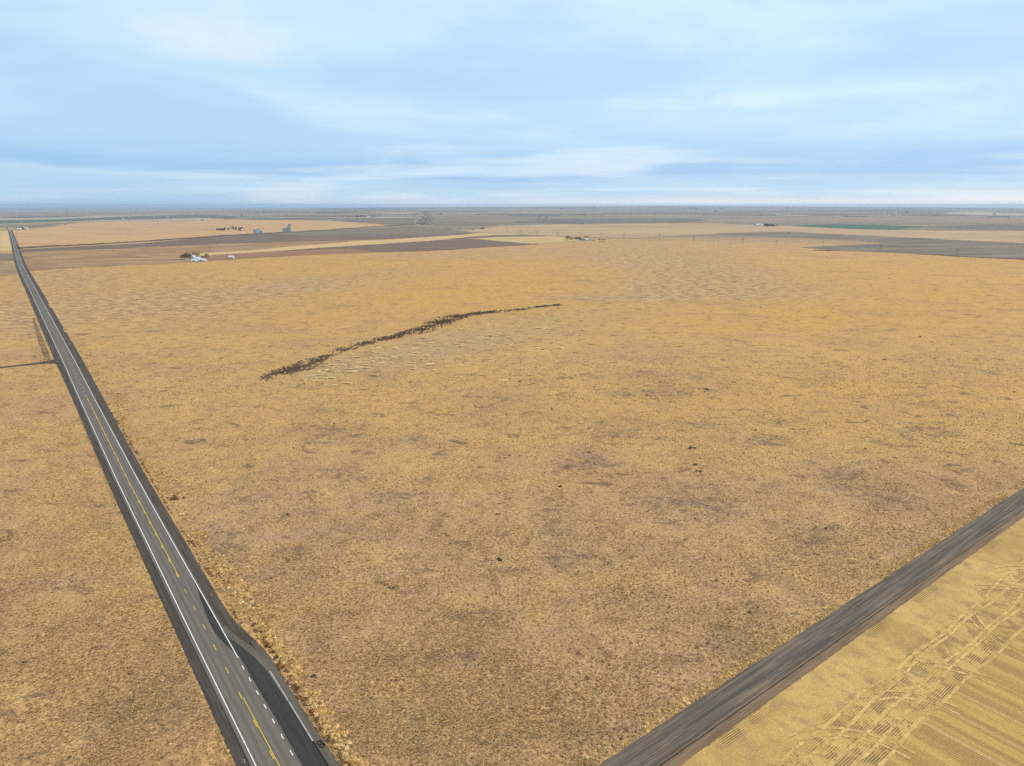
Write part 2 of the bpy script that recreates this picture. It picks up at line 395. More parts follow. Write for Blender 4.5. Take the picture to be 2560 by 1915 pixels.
def m_stubble(T):
    uv = T.new('ShaderNodeUVMap').outputs[0]       # u = s, v = o (metres in the road frame)
    p = pos(T); su = T.new('ShaderNodeSeparateXYZ', i_0=uv); s, o = su.outputs[0], su.outputs[1]
    jit = T.math('MULTIPLY', T.noise(T.map(uv, scale=(.5, .5, 1)), .2, 4, .6), 1.1)
    def rows(x, per): return T.math('ADD', T.math('MULTIPLY', T.math('SINE', T.math('MULTIPLY', T.math('ADD', x, jit), 2*math.pi/per)), .5), .5)
    head = T.ramp(s, -80.7, -79.9)                  # headland: rows run along the gravel road
    r1 = rows(s, .54); r2 = rows(o, .80)
    big = T.noise(T.map(uv, loc=(9, 2, 0)), .05, 6, .6); mid = T.noise(uv, .22, 6, .65); fine = T.noise(p, 1.6, 5, .7)
    strp = T.noise(T.map(uv, scale=(.012, 1, 1)), .25, 4, .6)
    pass_ = T.ramp(T.math('ABSOLUTE', T.math('SUBTRACT', T.math('MODULO', T.math('ADD', o, 1000.0), 9.0), 4.5)), .9, .3)
    c = T.mix(T.ramp(big, .35, .65), (.52, .325, .108), (.70, .450, .165))
    c = T.mix(T.ramp(mid, .48, .68, 0, .7), c, (.47, .275, .135))
    # open rows beyond the headland
    rr = T.math('MULTIPLY', T.math('POWER', r2, 1.4), T.ramp(strp, .35, .62, .25, .9))
    c2 = T.mix(rr, T.mix(T.ramp(strp, .4, .6), (.59, .370, .112), (.48, .290, .100)), (.28, .165, .060))
    c2 = T.mix(T.math('MULTIPLY', pass_, .45), c2, (.62, .41, .17))
    # headland hatching survives in patches between the wheel tracks
    gate = T.math('MULTIPLY', T.ramp(mid, .45, .56), T.ramp(s, -62.5, -67))
    gate = T.math('MAXIMUM', gate, T.math('MULTIPLY', T.ramp(s, -58.0, -55.5), T.ramp(T.noise(T.map(uv, loc=(3, 33, 0)), .06, 3, .6), .45, .6)))
    gate = T.math('MAXIMUM', gate, T.ramp(mid, .3, .6, .12, .34))
    c1 = T.mix(T.math('MULTIPLY', T.math('POWER', r1, 1.3), gate), c, (.18, .112, .042))
    c = T.mix(head, c2, c1)
    c = T.mix(.7, c, T.mix(T.ramp(fine, .32, .68), (.62, .60, .56), (1, 1, 1)), 'MULTIPLY')
    h = T.math('ADD', T.math('MULTIPLY', T.mix(head, T.math('SUBTRACT', 1.0, r2), T.math('SUBTRACT', 1.0, r1)), .25), T.math('MULTIPLY', fine, .3))
    return c, bumpn(T, h, .35, .8)
M_stubble = mat('wheat_stubble', m_stubble)
def m_track(T):
    p = pos(T); n = T.noise(p, 1.3, 5, .65); n2 = T.noise(p, .12, 4, .6)
    fine = T.noise(p, 1.6, 5, .7)
    c = T.mix(T.ramp(n2, .35, .65), (.54, .345, .118), (.71, .462, .175))
    c = T.mix(T.ramp(T.noise(p, .5, 5, .7), .48, .62, 0, .75), c, (.36, .225, .085))
    return T.mix(.7, c, T.mix(T.ramp(fine, .32, .68), (.62, .60, .56), (1, 1, 1)), 'MULTIPLY')
M_track = mat('flattened_straw', m_track)

# vegetation materials: colour comes from a per-clump tint attribute
def m_tint(T):
    a = T.new('ShaderNodeAttribute', attribute_type='INSTANCER', attribute_name='tint')
    g = T.new('ShaderNodeNewGeometry'); n = T.noise(g.outputs['Position'], 3.5, 3, .6)
    return T.mix(.7, a.outputs['Color'], T.mix(T.ramp(n, .3, .7), (.6, .58, .55), (1.1, 1.1, 1.1)), 'MULTIPLY')
M_tint = mat('dry_plants', m_tint, 1.0, .05)

# ------------------------------------------------------------------ the ground, one sheet to the horizon
def axis(lo, hi, step, far, g):
    a = list(np.arange(lo, hi+step, step)); st = step; x = a[-1]
    while x < far: st *= g; x += st; a.append(x)
    st = step; x = a[0]; b = []
    while x > -far: st *= g; x -= st; b.append(x)
    return np.array(b[::-1]+a)
xs = axis(-300, 330, 1.7, 56000, 1.028)
ys = axis(95, 560, 1.7, 56000, 1.028); ys = ys[ys > -3000]
GX, GY = np.meshgrid(xs, ys)
GZ = terrain(GX, GY)
def to_px(x, y, z=0.0):
    c, s = math.cos(PITCH), math.sin(PITCH)
    d = y*c+(CAMH-z)*s; d = np.where(d < 1, 1, d)
    return 1280+F*x/d, 957.5+F*(-y*s+(CAMH-z)*c)/d
def blob(u, v, cx, cy, rx, ry, tilt=0.0):
    du = u-cx; dv = (v-cy)-tilt*du
    return np.exp(-((du/rx)**2+(dv/ry)**2))
gme = grid_mesh('ground', GX, GY, GZ)
u, v = to_px(GX, GY); v = np.where(GY < 50, 3000, v)
wob = (fbm(GX, GY, 90, 3, 60)-.5)*60
gold = sstep(610, 665, v)*(1-sstep(720, 920, v+wob*1.2))*.95 + .30*sstep(900, 960, v)*(1-sstep(960, 1250, v))*sstep(700, 1500, u)
gold += .35*blob(u, v, 2200, 900, 500, 160) + .25*blob(u, v, 700, 1000, 350, 120)
brown = blob(u, v+wob*.3, 360, 760, 300, 62, -.05)+blob(u, v+wob*.3, 150, 690, 130, 25)+blob(u, v, 760, 715, 260, 22, -.12)*.8
brown += blob(u, v+wob*.3, 1640, 650, 200, 36, .10)*1.3+blob(u, v+wob*.3, 1730, 715, 190, 34, -.06)*1.4+blob(u, v, 1950, 730, 200, 22)*.6+blob(u, v, 1150, 633, 160, 12)*.6
brown += blob(u, v, 1500, 745, 120, 6)+blob(u, v, 60, 790, 120, 60)*.8
gold = gold*(1-np.clip(brown, 0, 1)*.85)
grey = blob(u, v, 1180, 845, 300, 38, -.16)*1.2+blob(u, v, 850, 925, 170, 26, -.18)
SPOTS = [(840, 1080, 80, 22), (2320, 1078, 70, 22), (2230, 1240, 90, 30), (560, 1370, 60, 40), (870, 1185, 60, 18), (1620, 935, 30, 8), (1830, 1590, 80, 40), (1420, 1410, 60, 30), (1750, 1260, 130, 40), (960, 1240, 40, 16), (2100, 1190, 60, 20), (2050, 1350, 90, 40), (1170, 1640, 70, 25), (1640, 985, 110, 14), (1480, 1160, 80, 26), (1380, 1300, 40, 60), (1050, 1870, 60, 30), (620, 1250, 60, 25), (300, 1780, 140, 40), (430, 1720, 70, 60), (100, 1460, 60, 16), (1920, 1100, 60, 16), (1550, 1090, 60, 12), (1720, 1060, 40, 8), (1200, 1540, 60, 30), (2440, 1330, 40, 20), (1340, 950, 40, 8)]
s_, o_ = rf(GX, GY)
pinkz = sstep(1000, 1420, v+wob*2)*(o_ > 12)*(s_ > -42)*(.55+.6*fbm(GX, GY, 60, 3, 70))+.25*sstep(960, 1300, v)*(o_ < -8)
pinkz += .8*blob(u, v, 760, 1330, 260, 90)+.5*blob(u, v, 1750, 1250, 220, 60)+.4*blob(u, v, 500, 960, 200, 40)
spotz = sum(blob(u, v+wob*.25, a, b, rx*1.25, ry*1.25) for a, b, rx, ry in SPOTS)
crackz = blob(u, v, 1600, 1030, 420, 110)+blob(u, v, 1150, 1420, 260, 120)*.7+blob(u, v, 900, 980, 200, 50)*.7
farz = sstep(0, 1, (600-v+.02*(u-1280))/22.)
farz = np.where(v < 570, 1, farz)
zc = np.stack([np.clip(gold, 0, 1), np.clip(brown, 0, 1), np.clip(grey, 0, 1), np.clip(farz, 0, 1)], -1)
att = gme.color_attributes.new('zones', 'FLOAT_COLOR', 'POINT'); att.data.foreach_set('color', zc.astype(np.float32).ravel())
zc2 = np.stack([np.clip(pinkz, 0, 1), np.clip(spotz, 0, 1), np.clip(crackz, 0, 1), np.ones_like(u)], -1)
att = gme.color_attributes.new('zones2', 'FLOAT_COLOR', 'POINT'); att.data.foreach_set('color', zc2.astype(np.float32).ravel())
ground = link('ground', gme, None, M_ground); tag(ground, 'dry tan grassland plain running out to the horizon', kind='structure')

# ------------------------------------------------------------------ fields as draped sheets
def band(name, cols, m, zoff, label, nrow=None, ncol=None, rag=0.0):
    X = []; Y = []; Z = []
    us = [c[0] for c in cols]; ncol = ncol or max(8, int((us[-1]-us[0])/10)); nrow = nrow or 6
    uu = np.linspace(us[0], us[-1], ncol+1)
    tp = np.interp(uu, us, [c[1] for c in cols]); bt = np.interp(uu, us, [c[2] for c in cols])
    for i, a in enumerate(uu):
        r = (vnoise(a/6.0, 3.3, 5)-.5)*rag
        p0 = np.array(P(a, tp[i]+r)); p1 = np.array(P(a, max(bt[i], tp[i]+.05)+r*.6))
        t = np.linspace(0, 1, nrow+1)
        X.append(p1[0]+(p0[0]-p1[0])*t); Y.append(p1[1]+(p0[1]-p1[1])*t)
    X = np.array(X).T; Y = np.array(Y).T; Z = terrain(X, Y)+zoff
    o = link(name, grid_mesh(name, X, Y, Z), None, m); tag(o, label, kind='structure'); return o
FM = {
 'purple': field_mat('ploughed_soil', (.125, .076, .052), (.200, .126, .084), 50, -.3, .2),
 'olive': field_mat('winter_fallow', (.145, .108, .070), (.215, .158, .104), 120, -.3, .2),
 'brown': field_mat('weedy_fallow', (.185, .098, .052), (.42, .25, .108), 40, -.25, .3, 1.3),
 'rust': field_mat('rust_fallow', (.21, .100, .052), (.33, .170, .080), 40, -.25, .2),
 'golden': field_mat('pale_stubble', (.44, .285, .125), (.58, .385, .170), 60, -.2, .25),
 'greenish': field_mat('greyish_stubble', (.42, .280, .115), (.53, .355, .150), 80, 0, .3),
 'orange': field_mat('tan_stubble', (.43, .245, .110), (.56, .335, .145), 120, -.15, .25, 1.2, .0042, .5),  # diagonal wave darkens the tan in broad stripes
 'greengrey': field_mat('green_wheat_far', (.085, .098, .060), (.125, .130, .085), 200, 0, .2),
 'green': field_mat('green_wheat', (.045, .098, .050), (.065, .125, .062), 200, 0, .2),
 'slate': field_mat('slate_sagebrush', (.095, .080, .066), (.185, .150, .112), 90, 0, .15, 1.4),
 'pale': field_mat('pale_grass_far', (.30, .25, .17), (.40, .33, .22), 300, 0, .2),
 'dark': field_mat('dark_fallow', (.110, .078, .054), (.235, .178, .122), 60, .3, .22, 1.1),
 'leftdark': field_mat('dark_weedy_strip', (.13, .098, .065), (.24, .175, .110), 30, 0, .2, 1.2),
 'leftgreen': field_mat('olive_strip', (.18, .125, .070), (.38, .25, .12), 30, 0, .3, 1.2),
 'pinkish': field_mat('pink_stubble', (.34, .220, .120), (.47, .305, .160), 90, .1, .15, 1.6),
}
Bs = [
 ('stubble_field', [(30, 577, 620), (60, 574, 620), (100, 571, 619), (200, 556, 614), (300, 553, 611), (450, 551, 600), (600, 548, 588), (700, 549, 582), (850, 553, 577), (960, 562, 570)], 'orange', .20, 'tan stubble field with faint darker stripes beyond the railway bank'),
 ('stubble_field', [(0, 576, 628), (22, 577, 627), (34, 600, 626)], 'golden', .20, 'pale stubble field left of the far highway'),
 ('stubble_field', [(1160, 578, 581), (1250, 565, 583), (1400, 560, 591), (1600, 557, 594), (1800, 559, 583), (1960, 565, 579), (2200, 575, 590), (2400, 577, 600), (2560, 578, 608)], 'pinkish', .10, 'pinkish stubble field behind the middle farmstead'),
 ('ploughed_field', [(52, 624, 631), (200, 616, 625), (350, 609, 618.5), (500, 594, 611.5), (640, 586, 607.5), (700, 583, 604.5), (760, 590, 603.5), (900, 589, 600.5), (1000, 588, 597.5), (1140, 584, 588.5), (1190, 582, 583)], 'purple', .25, 'long purple brown ploughed strip below the railway bank'),
 ('fallow_field', [(700, 583, 585), (760, 578, 590.5), (860, 573, 589.5), (960, 568, 588.8), (1030, 565.5, 587.5), (1100, 571, 585), (1180, 580, 582.5)], 'olive', .30, 'grey olive fallow wedge pointing right below the far village'),
 ('fallow_field', [(47, 631, 682), (60, 630, 678), (200, 625, 669), (350, 618, 662), (500, 611, 655), (600, 608, 648), (700, 604, 636), (780, 603.5, 618), (870, 601, 606)], 'brown', .20, 'streaky brown weedy field beside the highway'),
 ('stubble_strip', [(500, 633, 640), (640, 625, 631), (740, 615, 627), (800, 611, 620.5), (900, 603, 614.5), (1000, 597, 608.5), (1140, 588, 597.5), (1220, 582, 591), (1300, 584, 588.5)], 'golden', .35, 'pale golden strip climbing right between the ploughed fields'),
 ('fallow_field', [(500, 640, 653), (600, 634, 647), (700, 627, 641.5), (800, 621, 636.5), (900, 621, 632.5), (955, 628, 630.5)], 'rust', .40, 'rusty brown wedge at the upper edge of the big grass field'),
 ('ploughed_field', [(700, 627.6, 628.2), (800, 619.5, 623.2), (880, 615, 622), (950, 610.5, 631), (1050, 604, 628), (1140, 596.8, 624), (1180, 597.2, 620.5), (1250, 604, 616.5), (1345, 610.5, 611)], 'purple', .50, 'dark ploughed wedge with its point beside the pale triangle'),
 ('ploughed_strip', [(1130, 596.6, 598), (1190, 591, 595), (1240, 587.7, 592), (1300, 587.7, 590.6), (1365, 590, 590.5)], 'purple', .50, 'thin dark ploughed strip above the pale triangle'),
 ('stubble_field', [(1190, 596, 597), (1250, 592.2, 603.6), (1330, 591.2, 609.6), (1385, 591.4, 607), (1440, 596, 603)], 'greenish', .50, 'pale greenish triangle of stubble left of the middle farmstead'),
 ('wheat_field', [(0, 551, 559), (120, 549, 555), (250, 544, 550), (350, 540, 547.4), (490, 537, 543.4), (545, 538.5, 545.4), (600, 541, 547.8), (650, 542.5, 547.9), (700, 544, 548), (740, 548, 549)], 'greengrey', 1.0, 'long grey green wheat band below the left horizon'),
 ('grass_strip', [(0, 545.5, 551), (120, 544, 549), (250, 540.5, 544), (350, 538, 540), (450, 536.5, 537.5)], 'pale', 1.0, 'pale grass strip above the grey green wheat band'),
 ('fallow_strip', [(8, 543.6, 545.6), (60, 541, 544.4), (130, 540, 543.2), (212, 540.5, 541.2)], 'slate', 1.2, 'thin dark strip under the left horizon'),
 ('grass_strip', [(0, 559.5, 562), (250, 551, 554), (400, 548.5, 552), (500, 545.5, 551), (560, 547, 549)], 'pale', 1.0, 'whitish grass rim along the far side of the tan stubble'),
 ('sagebrush_flat', [(1285, 553.5, 556), (1350, 548.6, 558), (1450, 548, 560.4), (1520, 547, 559.2), (1640, 546.4, 558), (1700, 546.6, 556), (1765, 550, 551.5)], 'slate', 1.0, 'slate grey sagebrush flat in the middle distance'),
 ('fallow_field', [(1050, 556, 562), (1090, 553.5, 563), (1150, 553, 563.4), (1210, 556.6, 563.2), (1245, 560.5, 561.6)], 'olive', 1.0, 'grey green field just right of the far village'),
 ('fallow_field', [(830, 550, 551), (900, 546.5, 556), (980, 545, 561), (1035, 544, 562)], 'olive', 1.0, 'grey green field just left of the far village'),
 ('fallow_field', [(1795, 584.2, 585), (1860, 581.5, 588.2), (1920, 579.5, 590.5), (2000, 580.5, 594), (2080, 585.5, 598.5), (2140, 588.8, 601.5), (2226, 594, 607.4)], 'dark', .45, 'dark fallow tongue below the bright green wheat'),
 ('fallow_field', [(2226, 594, 631.4), (2300, 595.6, 635.8), (2400, 601, 641.6), (2560, 609, 649.6), (2700, 615, 656)], 'dark', .45, 'broad dark fallow field at the right edge'),
 ('fallow_field', [(2003, 618, 618.6), (2090, 614.2, 626.5), (2160, 610.5, 629), (2226, 607.4, 631.4)], 'dark', .45, 'lower dark fallow wedge behind the power line'),
 ('wheat_field', [(1980, 564.2, 564.9), (2040, 561.4, 568), (2110, 560.6, 571.2), (2190, 562, 573.6), (2240, 564.5, 574), (2270, 565.2, 569.6), (2312, 566.6, 567.6)], 'green', .5, 'bright green winter wheat field right of the evergreen windbreak'),
 ('fallow_field', [(2312, 566.8, 567.4), (2390, 563.6, 570), (2480, 560.4, 574.2), (2560, 562, 576), (2700, 563, 579)], 'slate', .5, 'blue grey fallow rise at the right edge'),
 ('fallow_field', [(1610, 531, 532.2), (1700, 530.6, 535), (1780, 529.5, 538.2), (1920, 526, 540), (2060, 525, 540), (2150, 524, 537), (2210, 521.4, 534.6), (2300, 522.6, 534.4), (2370, 525.4, 538), (2490, 528, 540), (2560, 529, 541)], 'dark', 1.5, 'wide slate violet field under the right horizon'),
 ('grass_strip', [(2355, 533, 534), (2400, 529, 536.5), (2450, 528.6, 538.2), (2500, 532, 539.4), (2560, 534, 540)], 'pale', 2.5, 'pale hill field inside the slate violet one'),
 ('weedy_strip', [(0, 634, 653), (33, 633.5, 652), (38, 634, 652)], 'leftdark', .25, 'dark weedy strip left of the highway'),
 ('weedy_strip', [(0, 655, 690), (36, 656, 688), (43, 660, 688)], 'leftgreen', .25, 'olive weedy strip left of the highway'),
]
for b in Bs: band(b[0], b[1], FM[b[2]], b[3], b[4], rag=.5 if b[3] < 1 else .3)
# thin far farmland strips towards the horizon
keys = ['olive', 'slate', 'greengrey', 'pale', 'dark', 'pinkish', 'golden', 'green']
wts = np.array([.22, .14, .2, .2, .1, .06, .03, .05]); k = 0
for i in range(60):
    cx = rng.uniform(-50, 2600); yh = float(np.interp(cx, [a for a, _ in HZ], [b for _, b in HZ]))
    dy = rng.uniform(1.3, 26)**1.0; cy = yh+dy
    wd = rng.uniform(60, 380)*(.5+8/(dy+6)); th = (.5+.10*dy)*rng.uniform(.6, 1.3); sl = rng.uniform(-.006, .006)
    if cx < 620 and dy > 10: continue
    kk = keys[int(rng.choice(len(keys), p=wts/wts.sum()))]
    c_ = [(cx-wd/2, cy-sl*wd/2, cy-sl*wd/2+.3), (cx-wd*.2, cy-sl*wd*.2-th*.5, cy+th*.4), (cx+wd*.25, cy+sl*wd*.25-th*.5, cy+th*.5), (cx+wd/2, cy+sl*wd/2, cy+sl*wd/2+.4)]
    o = band('far_field', c_, FM[kk], 1.6+.06*k, None, nrow=4, ncol=14, rag=0); k += 1
    o['label'] = 'thin distant farm field below the horizon'

# ------------------------------------------------------------------ strips in the road frame
def strip(name, sv, o0, o1, z, m, label=None, follow=True, rag0=0.0, rag1=0.0, ncross=2, parent=None, zf=None, seed=0, ragwl=2.2, along='s'):
    """along='s': runs along the highway between offsets o0..o1; along='o': runs along the gravel road between s=o0..o1"""
    sv = np.asarray(sv, float)
    a = np.interp(sv, *o0) if isinstance(o0, tuple) else np.full(len(sv), float(o0))
    b = np.interp(sv, *o1) if isinstance(o1, tuple) else np.full(len(sv), float(o1))
    uva, uvb = a.copy(), b.copy()
    if rag0: a = a+(fbm(sv, sv*0+3+seed, ragwl, 3, 11+seed, .7)-.5)*2*rag0
    if rag1: b = b+(fbm(sv, sv*0+9+seed, ragwl, 3, 23+seed, .7)-.5)*2*rag1
    c = cl(sv) if (follow and along == 's') else 0*sv
    t = np.linspace(0, 1, ncross)
    O_ = a[:, None]+(b-a)[:, None]*t[None, :]
    if along == 's': X, Y = wf(sv[:, None]+0*O_, O_+c[:, None])
    else: X, Y = wf(O_, sv[:, None]+0*O_)
    Z = np.full(X.shape, float(z)) if zf is None else zf(O_, sv[:, None]+0*O_)
    uv = np.stack([O_, sv[:, None]+0*O_], -1)
    me = grid_mesh(name, X, Y, Z, True, uv, flip=(along == 'o'))
    # make sure it faces up
    if me.polygons[0].normal.z < 0: me.flip_normals()
    return link(name, me, parent, m)

sN = np.concatenate([np.arange(-70, 420, .45), np.geomspace(420, 4300, 420)])
sM = np.concatenate([np.arange(-70, 420, 4), np.geomspace(420, 4300, 260)])
shl = strip('road_shoulder', sN, ([-70, 380, 520, 4300], [-7.35, -7.8, -9.2, -9.5]), -4.9, .0, M_shoulder, rag0=.32, ragwl=1.3, ncross=4,
            zf=lambda o, s: .47-(.42-.38*sstep(850, 1250, s))*sstep(5.2, 7.6, -o)); tag(shl, 'dark gravel shoulder on the left side of the highway', kind='structure')
shr = strip('road_shoulder', sN, 4.2, ([-70, 44, 62, 75, 250, 370, 615, 4300], [11.2, 10.9, 8.2, 7.6, 7.8, 8.8, 9.6, 9.6]), .0, M_shoulder, rag1=.32, ragwl=1.3, ncross=5, seed=4,
            zf=lambda o, s: .47-(.42-.38*sstep(850, 1250, s))*sstep(5.2, np.where(s < 60, 11.2, 8.2), o)); tag(shr, 'dark gravel shoulder on the right side of the highway', kind='structure')
hw = strip('highway', sM, -4.95, 4.3, .50, M_asphalt, ncross=5); tag(hw, 'two lane asphalt highway running straight to the far left', kind='structure')
seam = strip('tar_seam', sM, -5.12, -4.95, .503, M_seam); tag(seam, 'dark tar seam along the left pavement edge', kind='structure')
# fresh asphalt turn lane with its taper
inner = [(97, 3.3), (88, 2.9), (80, 2.2), (70, 1.55), (62, 1.3), (56, 1.6), (52, 2.3), (47.5, 3.05), (44, 3.95), (30, 4.0), (10, 4.1), (-70, 4.1)]
outer = [(97, 3.4), (60, 3.6), (55, 3.9), (52, 4.6), (46, 6.1), (40.5, 7.3), (32.6, 8.05), (20, 8.5), (-70, 8.5)]
ss = np.arange(-70, 97, 1.0)
na = strip('turn_lane', ss, ([a for a, _ in inner][::-1], [b for _, b in inner][::-1]), ([a for a, _ in outer][::-1], [b for _, b in outer][::-1]), .512, M_newasph, follow=False, ncross=4)
tag(na, 'fresh black asphalt turn lane widening beside the highway', kind='structure')
pad = strip('asphalt_pad', np.arange(3, 62, 1.0), ([3, 33, 40, 47, 53, 58, 62], [8.5, 8.1, 7.3, 5.9, 4.4, 4.1, 4.1]), ([3, 33, 40, 47, 54, 62], [9.1, 8.75, 8.8, 8.0, 6.0, 4.4]), .506, M_oldpad, follow=False, rag1=.12, ncross=3)
tag(pad, 'pale worn asphalt wedge outside the turn lane', kind='structure')
pg = strip('gravel_pad', np.arange(-70, 50, 1.0), ([-70, 33, 50], [9.0, 8.7, 8.2]), ([-70, 44, 50], [10.9, 10.6, 8.8]), .40, M_pad, follow=False, rag1=.25, ncross=3,
           zf=lambda o, s: .485-.36*sstep(9.2, 11.2, o)+.012); tag(pg, 'grey gravel strip outside the turn lane', kind='structure')

def line(name, s0, s1, o, wd, m, label, z=.52, follow=True, parent=None, step=4.0):
    n = max(2, int((s1-s0)/step)+1)
    sv = np.linspace(s0, s1, n) if s1 < 420 else np.concatenate([np.arange(s0, 420, step), np.geomspace(max(420, s0), s1, 240)])
    ob = strip(name, sv, o-wd/2, o+wd/2, z, m, follow=follow, parent=parent)
    if label: tag(ob, label, kind='structure')
    return ob
line('edge_line', -70, 4300, -4.02, .24, M_white, 'white edge line on the left side of the highway')
line('edge_line', 43.6, 4300, 3.72, .24, M_white, 'white edge line on the right side of the highway')
# short dashes between the lane and the turn lane
for i, s0 in enumerate([38.6, 32.6, 26.4, 20.2, 13.9, 7.7, 1.5, -4.6, -10.8]):
    line('lane_dash', s0-.95, s0+.95, 3.60, .22, M_white, 'short white dash between the lane and the black turn lane')
for a, b in ((18.7, 33), (5.5, 18.3), (2.0, 5.3)):
    line('edge_line', a, b, 8.68, .34, M_wornwhite, 'worn greyish edge line outside the black turn lane', follow=False)
line('centre_line', -70, 26.6, .16, .17, M_yellow, 'solid yellow centre line in the foreground')
line('centre_line', 99, 378, .10, .19, M_yellow, 'solid yellow centre line farther up the highway')
for k in range(-8, 340):
    s0 = 29.4+12.2*k
    if s0 > 1500: break
    near = s0 < 378
    if s0 > 900: break
    line('centre_dash', s0-3.05, s0, -.17 if near else -.05, .18 if near else .42, M_yellow if near else M_oldyellow, 'yellow centre dash on the highway' if near else 'faded centre dash far up the highway')

# gravel side road (runs to the right) and its muddy verge
ov = np.concatenate([np.arange(-2, 520, .9), np.geomspace(520, 3200, 120)])
gr = strip('gravel_road', ov, -50.3, -42.75, .0, M_dirt, follow=False, along='o', rag1=.3, rag0=.15, ncross=9, seed=2,
           zf=lambda s, o: .16+.22*(1-((s+46.5)/4.2)**2)); tag(gr, 'dark wet gravel road running off to the right', kind='structure')
mv = strip('muddy_verge', ov, -53.6, -50.2, .0, M_mud, follow=False, along='o', rag0=.45, rag1=.1, ncross=4, seed=5, ragwl=1.6,
           zf=lambda s, o: .12+.03*np.sin(o)); tag(mv, 'reddish muddy verge between gravel road and stubble', kind='structure')
for a in (-51.0,):
    d_ = strip('wheel_rut', np.arange(10, 520, 1.5), a-.16, a+.14, .16, M_seam, follow=False, along='o', rag0=.1, rag1=.1, seed=3); tag(d_, 'dark wheel rut along the lower edge of the gravel road', kind='structure')
# stubble field in the corner
sx = np.arange(-260, -52.6, 1.2); so = np.concatenate([np.arange(40, 320, 1.2), np.geomspace(320, 3000, 60)])
SS, OO = np.meshgrid(sx, so)
SX, SY = wf(SS, OO); SZ = .06+.05*vnoise(SS*.9, OO*.9, 3)
me = grid_mesh('stubble_field', SX, SY, SZ, True, np.stack([SS, OO], -1), flip=True)
if me.polygons[0].normal.z < 0: me.flip_normals()
stub = link('stubble_field', me, None, M_stubble); tag(stub, 'harvested stubble field in the lower right corner', kind='structure')
# flattened wheel tracks across the headland
tb = MB()
def ribbon(pts, wd, z):
    pts = [Vector(p) for p in pts]; k = len(tb.v)
    for i, p in enumerate(pts):
        d = (pts[min(i+1, len(pts)-1)]-pts[max(i-1, 0)]).normalized(); n = Vector((-d.y, d.x))
        ww = wd/2*(.85+.3*math.sin(i*.9+p.y)+random.uniform(-.12, .12))
        for sg in (-1, 1):
            q = p+n*ww*sg; x, y = wf(q.x, q.y); tb.v.append((x, y, z))
    for i in range(len(pts)-1): tb.f.append((k+2*i, k+2*i+1, k+2*i+3, k+2*i+2))
zt = .130
for s0 in (-67.0, -69.4, -74.0, -76.2, -80.4):
    ribbon([(s0+.6*math.sin(o*.05+s0)+.3*math.sin(o*.21), o) for o in np.arange(66, 320, 2.0)], .95, zt); zt += .002
for i in range(9):
    o0 = 96+i*21+random.uniform(-4, 4); Rr = random.uniform(13, 26); sg = random.choice((-1, 1)); sw = random.uniform(.9, 1.5); st_ = -84+random.uniform(-3, 2)
    for dr in (0, 2.4):
        pts = [(st_+(Rr-dr)*math.sin(t), o0+sg*(Rr-(Rr-dr)*math.cos(t))) for t in np.linspace(0, sw, 22)]
        ribbon(pts, .8, zt); zt += .002
for f in range(len(tb.f)): pass
me = tb.me('flattened_straw'); 
me.update()
if sum(p.normal.z for p in me.polygons) < 0: me.flip_normals()
fs = link('flattened_straw', me, None, M_track); tag(fs, 'pale flattened straw wheel tracks curving over the stubble', 'straw', kind='stuff')

# left side road with its ditch
lv = -np.geomspace(5.0, 900, 160)
lvs = lv[::-1]
lr = strip('side_track', lvs, ([-900, -34, -20, -12, -8, -5], [514.2, 514.2, 513.6, 511.8, 509, 504]), ([-900, -34, -20, -12, -8, -5], [518.6, 518.6, 519.4, 520.5, 523, 528]), .0, M_shoulder, follow=False, along='o', rag0=.3, rag1=.3,
           zf=lambda s, o: .30+.20*sstep(16, 8, -o), ncross=3)
tag(lr, 'narrow dirt side track joining the highway from the left', kind='structure')
M_ditch = field_mat('ditch_weeds', (.13, .075, .035), (.27, .17, .07), 12, .9, .3)
dt = strip('ditch', np.arange(519.5, 800, 2.0), ([519, 560, 640, 700, 760, 800], [-14.5, -15.5, -15, -14.5, -13.5, -12]), ([519, 700, 800], [-11, -11.3, -11.5]), .12, M_ditch, rag0=1.2, rag1=.8, ragwl=5, ncross=5, zf=lambda o, s: terrain(*wf(s, o+cl(s)))+.22); tag(dt, 'dark rusty weeds in the ditch left of the highway', kind='structure')

# railway bank running from the highway to the far village
BK = [(48, 621.5), (120, 617), (200, 613.5), (300, 608), (400, 601.5), (500, 594.5), (560, 590), (640, 585.6), (740, 580.4), (850, 573.5), (950, 566.5), (1005, 563.2), (1035, 561), (1060, 558)]
bp = [Vector(P(a, b)) for a, b in BK]
def bank(name, pts, half, top, hgt, m, label, zoff=0.0):
    v = []; f = []
    dense = []
    for i in range(len(pts)-1):
        for t in np.linspace(0, 1, 8, endpoint=False): dense.append(pts[i].lerp(pts[i+1], t))
    dense.append(pts[-1])
    for i, p in enumerate(dense):
        d = (dense[min(i+1, len(dense)-1)]-dense[max(i-1, 0)]); d.z = 0; d.normalize(); n = Vector((-d.y, d.x, 0))
        h = hgt*(.75+.5*float(vnoise(i*.6, 1.0, 8)))
        for k, hh in ((-half, 0), (-top, h), (top, h), (half, 0)):
            q = p+n*k; v.append((q.x, q.y, float(terrain(q.x, q.y))+hh+zoff))
    for i in range(len(dense)-1):
        for k in range(3): f.append((4*i+k, 4*i+k+1, 4*i+k+5, 4*i+k+4))
    o = link(name, mesh(name, v, f), None, m)
    if sum(p.normal.z for p in o.data.polygons) < 0: o.data.flip_normals()
    tag(o, label, kind='structure'); return o
M_bank = field_mat('bank_weeds', (.070, .048, .036), (.125, .085, .060), 20, 0, .5)
bank('railway_bank', bp, 11, 4, 3.8, M_bank, 'low dark railway bank crossing the plain towards the grain silos', -.2)
